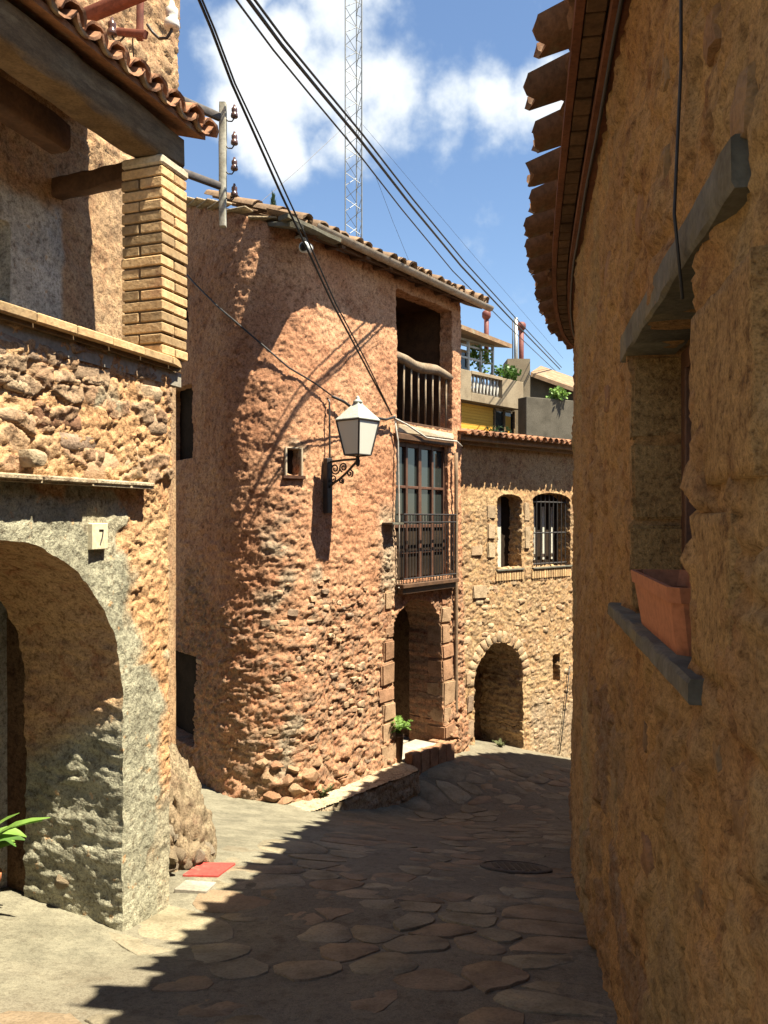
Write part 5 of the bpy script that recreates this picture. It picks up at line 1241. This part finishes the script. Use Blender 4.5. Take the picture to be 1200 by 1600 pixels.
# retaining wall and dark roof to its right
RWP = Path([(3.08, 17.6), (5.1, 18.66)], 1)
rwall = MB(); RWP.box(rwall, 0, RWP.L, -.3, 0, -4.4, RWP.hz(850, 622)[1]); rwall = tag(rwall.build('retaining_wall', M_CONCD, None, bevel=.01), 'stained old concrete wall above the low tiled roof', 'wall')
def shed():
    T = thing('shed', (4.4, 20.5, -4.4), 'dark shed with a sloping tiled roof behind the concrete wall', 'shed'); Y = 20.
    P = lambda px, py, y: Vector(((px-600)/FPX*y, y, (HOR-py)/FPX*y))
    a, b = P(829, 588, Y), P(925, 622, Y); c, d = b+Vector((.6,1.8,.5)), a+Vector((.6,1.8,.5)); m = MB(); m.hexa([a, b, c, d]+[q+Vector((0,0,.1)) for q in (a, b, c, d)]); m.build('roof', M_TILED, T)
    m = MB(); m.hexa([Vector((a.x+.05, Y+.3, -4.4)), Vector((b.x, Y+.3, -4.4)), Vector((b.x, Y+1.8, -4.4)), Vector((a.x+.1, Y+1.8, -4.4)), Vector((a.x+.05, Y+.3, a.z+.09)), Vector((b.x, Y+.3, b.z+.09)), Vector((b.x, Y+1.8, b.z+.3)), Vector((a.x+.1, Y+1.8, a.z+.3))]); m.build('wall', M_CONCD, T)
shed()
c = RWP.p(RWP.hit(872), -.05, RWP.hz(872, 618)[1]); bush('wall_plant', c, (.26,.16,.2), 220, M_LEAFL, 'bright green plant hanging over the top of the concrete wall', 'plants on the concrete wall', .09)
c = RWP.p(RWP.hit(880), -.1, RWP.hz(880, 602)[1]); 
c = FP.p(FP.hit(850), -.95, 1.42); bush('roof_weed', c, (.26,.15,.14), 170, M_LEAFD, 'low green weed growing behind the far tiled roof', None, .06)
# ------------------------------------------------------------------ lattice mast with guys, cypress
def mast():
    Y = 46.; x = (554-600)/FPX*Y; w = 27/FPX*Y/2; z0, z1 = -5., 40.
    T = thing('lattice_mast', (x, Y, z0), 'tall thin steel lattice radio mast rising behind the tower roof', 'mast')
    ang = [math.radians(q) for q in (200, 320, 80)]; R_ = w*1.12; L_ = [Vector((x+math.cos(a)*R_, Y+math.sin(a)*R_, 0)) for a in ang]
    for k, p in enumerate(L_): MB().tube([p+Vector((0,0,z0)), p+Vector((0,0,z1))], .045 if k == 1 else .038, 6).build('leg', M_MAST, T)
    h = .72
    for i in range(3):
        a, b = L_[i], L_[(i+1) % 3]; pts = []; z = z0; k = 0
        while z < z1: pts.append((a if k % 2 == 0 else b)+Vector((0,0,z))); z += h; k += 1
        mb = MB()
        for p, q in zip(pts[:-1], pts[1:]): mb.tube([p, q], .018, 4, False)
        mb.build('bracing', M_MAST, T)
    P = lambda px, py, y: Vector(((px-600)/FPX*y, y, (HOR-py)/FPX*y))
    for a, b in ((P(541,195,Y), P(385,335,40)), (P(567,195,Y), P(880,560,58)), (P(585,270,Y), P(640,410,50))):
        MB().tube([a, a.lerp(b, .5)-Vector((0,0,.1)), b], .011, 4).build('guy_wire', M_STEEL, T)
mast()
def cypress():
    Y = 26.; x = (427-600)/FPX*Y; zt = (HOR-306)/FPX*Y; zb = -4.4; T = thing('cypress_tree', (x, Y, zb), 'dark narrow cypress tip showing above the tower roof', 'tree')
    MB().tube([(x, Y, zb), (x, Y, zt-.3)], [.16, .02], 8).build('trunk', M_WOODD, T); V = []; F = []; H_ = zt-zb
    for k in range(7000):
        f = random.random()**.8; z = zt-f*(H_-1.0); r = .02+.75*(1-math.exp(-f*3.0))*random.uniform(.3, 1)**.5*(1+.15*math.sin(z*5)); a = random.uniform(0, 6.28)
        p = Vector((x+math.cos(a)*r, Y+math.sin(a)*r, z)); d = Vector((math.cos(a)*.3, math.sin(a)*.3, 1)).normalized()*random.uniform(.08, .2); s = Vector((-math.sin(a), math.cos(a), 0))*.035; i = len(V)
        V += [p-s, p+s, p+d]; F.append((i, i+1, i+2))
    mb = MB(); mb.v = [tuple(v) for v in V]; mb.f = F; mb.build('crown', M_LEAFD, T)
cypress()
# ------------------------------------------------------------------ insulator brackets on the left house
def insulator(T, base, out, mat, s=1.0):
    out = out.normalized(); b = Vector(base)
    pts = [b, b+out*.02*s+Vector((0,0,-.03*s)), b+out*.045*s+Vector((0,0,-.055*s)), b+out*.075*s+Vector((0,0,-.055*s)), b+out*.092*s+Vector((0,0,-.03*s)), b+out*.094*s+Vector((0,0,.0))]
    MB().tube(pts, .0055*s, 6).build('hook', M_IRON, T, smooth=True)
    MB().lathe(b+out*.094*s+Vector((0,0,-.022*s)), [(.026*s,0),(.03*s,.006*s),(.026*s,.03*s),(.018*s,.036*s),(.023*s,.048*s),(.023*s,.07*s),(.012*s,.082*s),(.008*s,.10*s)], 12).build('insulator', mat, T, smooth=True)
B0 = Vector((-1.60, 5.47, 2.92)); ad = Vector((.67, .74, 0)).normalized(); PB = B0+ad*.60
IB = thing('insulator_bracket', B0, 'steel arm bracket with four brown porcelain insulators beside the left house', 'bracket')
rbeam(B0-ad*.1, PB, .035, .055, M_STEEL, IB, 'arm', 3, .001); rbeam(B0-ad*.1+Vector((0,0,-.50)), PB+Vector((0,0,-.50)), .035, .05, M_STEEL, IB, 'arm', 3, .001)
q = PB+ad*.03; rbeam(Vector((q.x, q.y, 2.13)), Vector((q.x, q.y+.0001, 3.03)), .05, .06, M_POST, IB, 'post', 6, .002)
for py in (180, 222, 262, 303): insulator(IB, Vector((q.x, q.y-.02, (HOR-py)/FPX*q.y)), Vector((1, .15, 0)), M_PORC, .92)
P3 = lambda px, py, y: Vector(((px-600)/FPX*y, y, (HOR-py)/FPX*y))
TB = thing('insulator_bracket', P3(95, 45, 4.75), 'rusty red steel beam bracket with a white insulator at the top left', 'bracket')
rbeam(P3(85,46,4.8), P3(260,-28,4.25), .05, .075, M_RUST, TB, 'beam', 3, .001); rbeam(P3(218,62,4.55), P3(220,-30,4.55), .03, .035, M_RUST, TB, 'post', 3, .001)
rbeam(P3(184,50,4.6), P3(228,54,4.5), .03, .04, M_RUST, TB, 'cross_arm', 2, .001); insulator(TB, P3(230,38,4.5), Vector((1,-.1,0)), M_PORCW, 1.5); insulator(TB, P3(200,48,4.58), Vector((-1,.1,0)), M_PORC, 1.0)
MB().tube([P3(207,60,4.55), P3(211,125,4.62)], .004, 5).build('wire_drop', M_IRON, TB)
# ------------------------------------------------------------------ overhead and wall cables
def inv(pts, y0, y1):
    t0, t1 = pts[0][1], pts[-1][1]; out = []
    for px, py in pts:
        f = (py-t0)/(t1-t0); Y = 1/((1-f)/y0+f/y1); out.append(P3(px, py, Y))
    return out
e_ = TP.p(TP.hit(611), .06, 0); ey = e_.y
for k, (dx, r) in enumerate(((0, .011), (5, .008))):
    cable('overhead_cable', inv([(300+dx,-30),(311+dx,0),(330+dx,45),(362+dx,130),(400+dx*1.4,215),(440+dx*1.6,305),(478+dx*1.4,385),(520+dx,475),(565+dx,560),(612,648)], 5.2, ey-.02), r, M_CABLE,
          ['thick black cable dropping from upper left to the lantern corner', 'thinner black cable beside the thick one dropping to the lantern corner'][k], group='cables down to the tower')
for k, (dx, dy, r) in enumerate(((0, 0, .014), (5, -7, .010), (-13, 8, .008))):
    cable('overhead_cable', inv([(370+dx,-25+dy),(388+dx,0+dy),(440+dx,70+dy),(500+dx,143+dy),(560+dx,215+dy),(640+dx,318+dy),(720+dx,415+dy),(800+dx*.8,500+dy*.7),(875+dx*.5,577+dy*.4)], 5.0, 23), r, M_CABLE,
          ['thick black overhead cable crossing the sky to the right eaves', 'black overhead cable twisted along the upper side of the thick one', 'thin lower black overhead cable crossing the sky beside the thick one'][k], group='cables across the sky')
def onwall(path, pts, out): 
    r = []
    for px, py in pts: u, z = path.hz(px, py); r.append(path.p(u, out, z))
    return r
cable('wall_cable', onwall(TP, [(286,418),(310,445),(345,480),(400,530),(450,575),(490,600),(514,618)], .035), .009, M_CABLE, 'dark cable running diagonally down the tower wall to the lantern')
cable('wall_cable', onwall(TP, [(514,620),(532,628),(548,640),(575,652),(598,656),(612,652)], .05), .016, M_CABLE, 'black cable looping behind the lantern to the balcony corner')
cable('wall_cable', onwall(TP, [(612,650),(618,690),(619,760),(620,840),(620,905)], .04), .012, M_CABLEW, 'pale vertical cable on the wall beside the french window')
cable('wall_cable', onwall(TP, [(612,655),(630,664),(660,684),(690,688),(708,690),(716,698)], .06), .011, M_CABLEW, 'pale cable sagging across the plaster strip above the french window')
cable('wall_cable', onwall(TP, [(618,918),(635,924),(660,922),(685,912),(698,905)], .05), .011, M_CABLEW, 'white cable sagging under the balcony slab')
cable('wall_cable', onwall(FP, [(888,1040),(884,1080),(878,1130),(872,1178)], .03), .008, M_CABLE, 'thin dark cable down the far wall near the right house')
m = MB(); 
tag(MB().tube([TP.p(TP.hit(708), .05, z) for z in np.linspace(.9, -2.95, 12)], .026, 8).build('downpipe', M_TILED, None, smooth=True), 'brown downpipe on the pier right of the arched doorway', 'pipe')
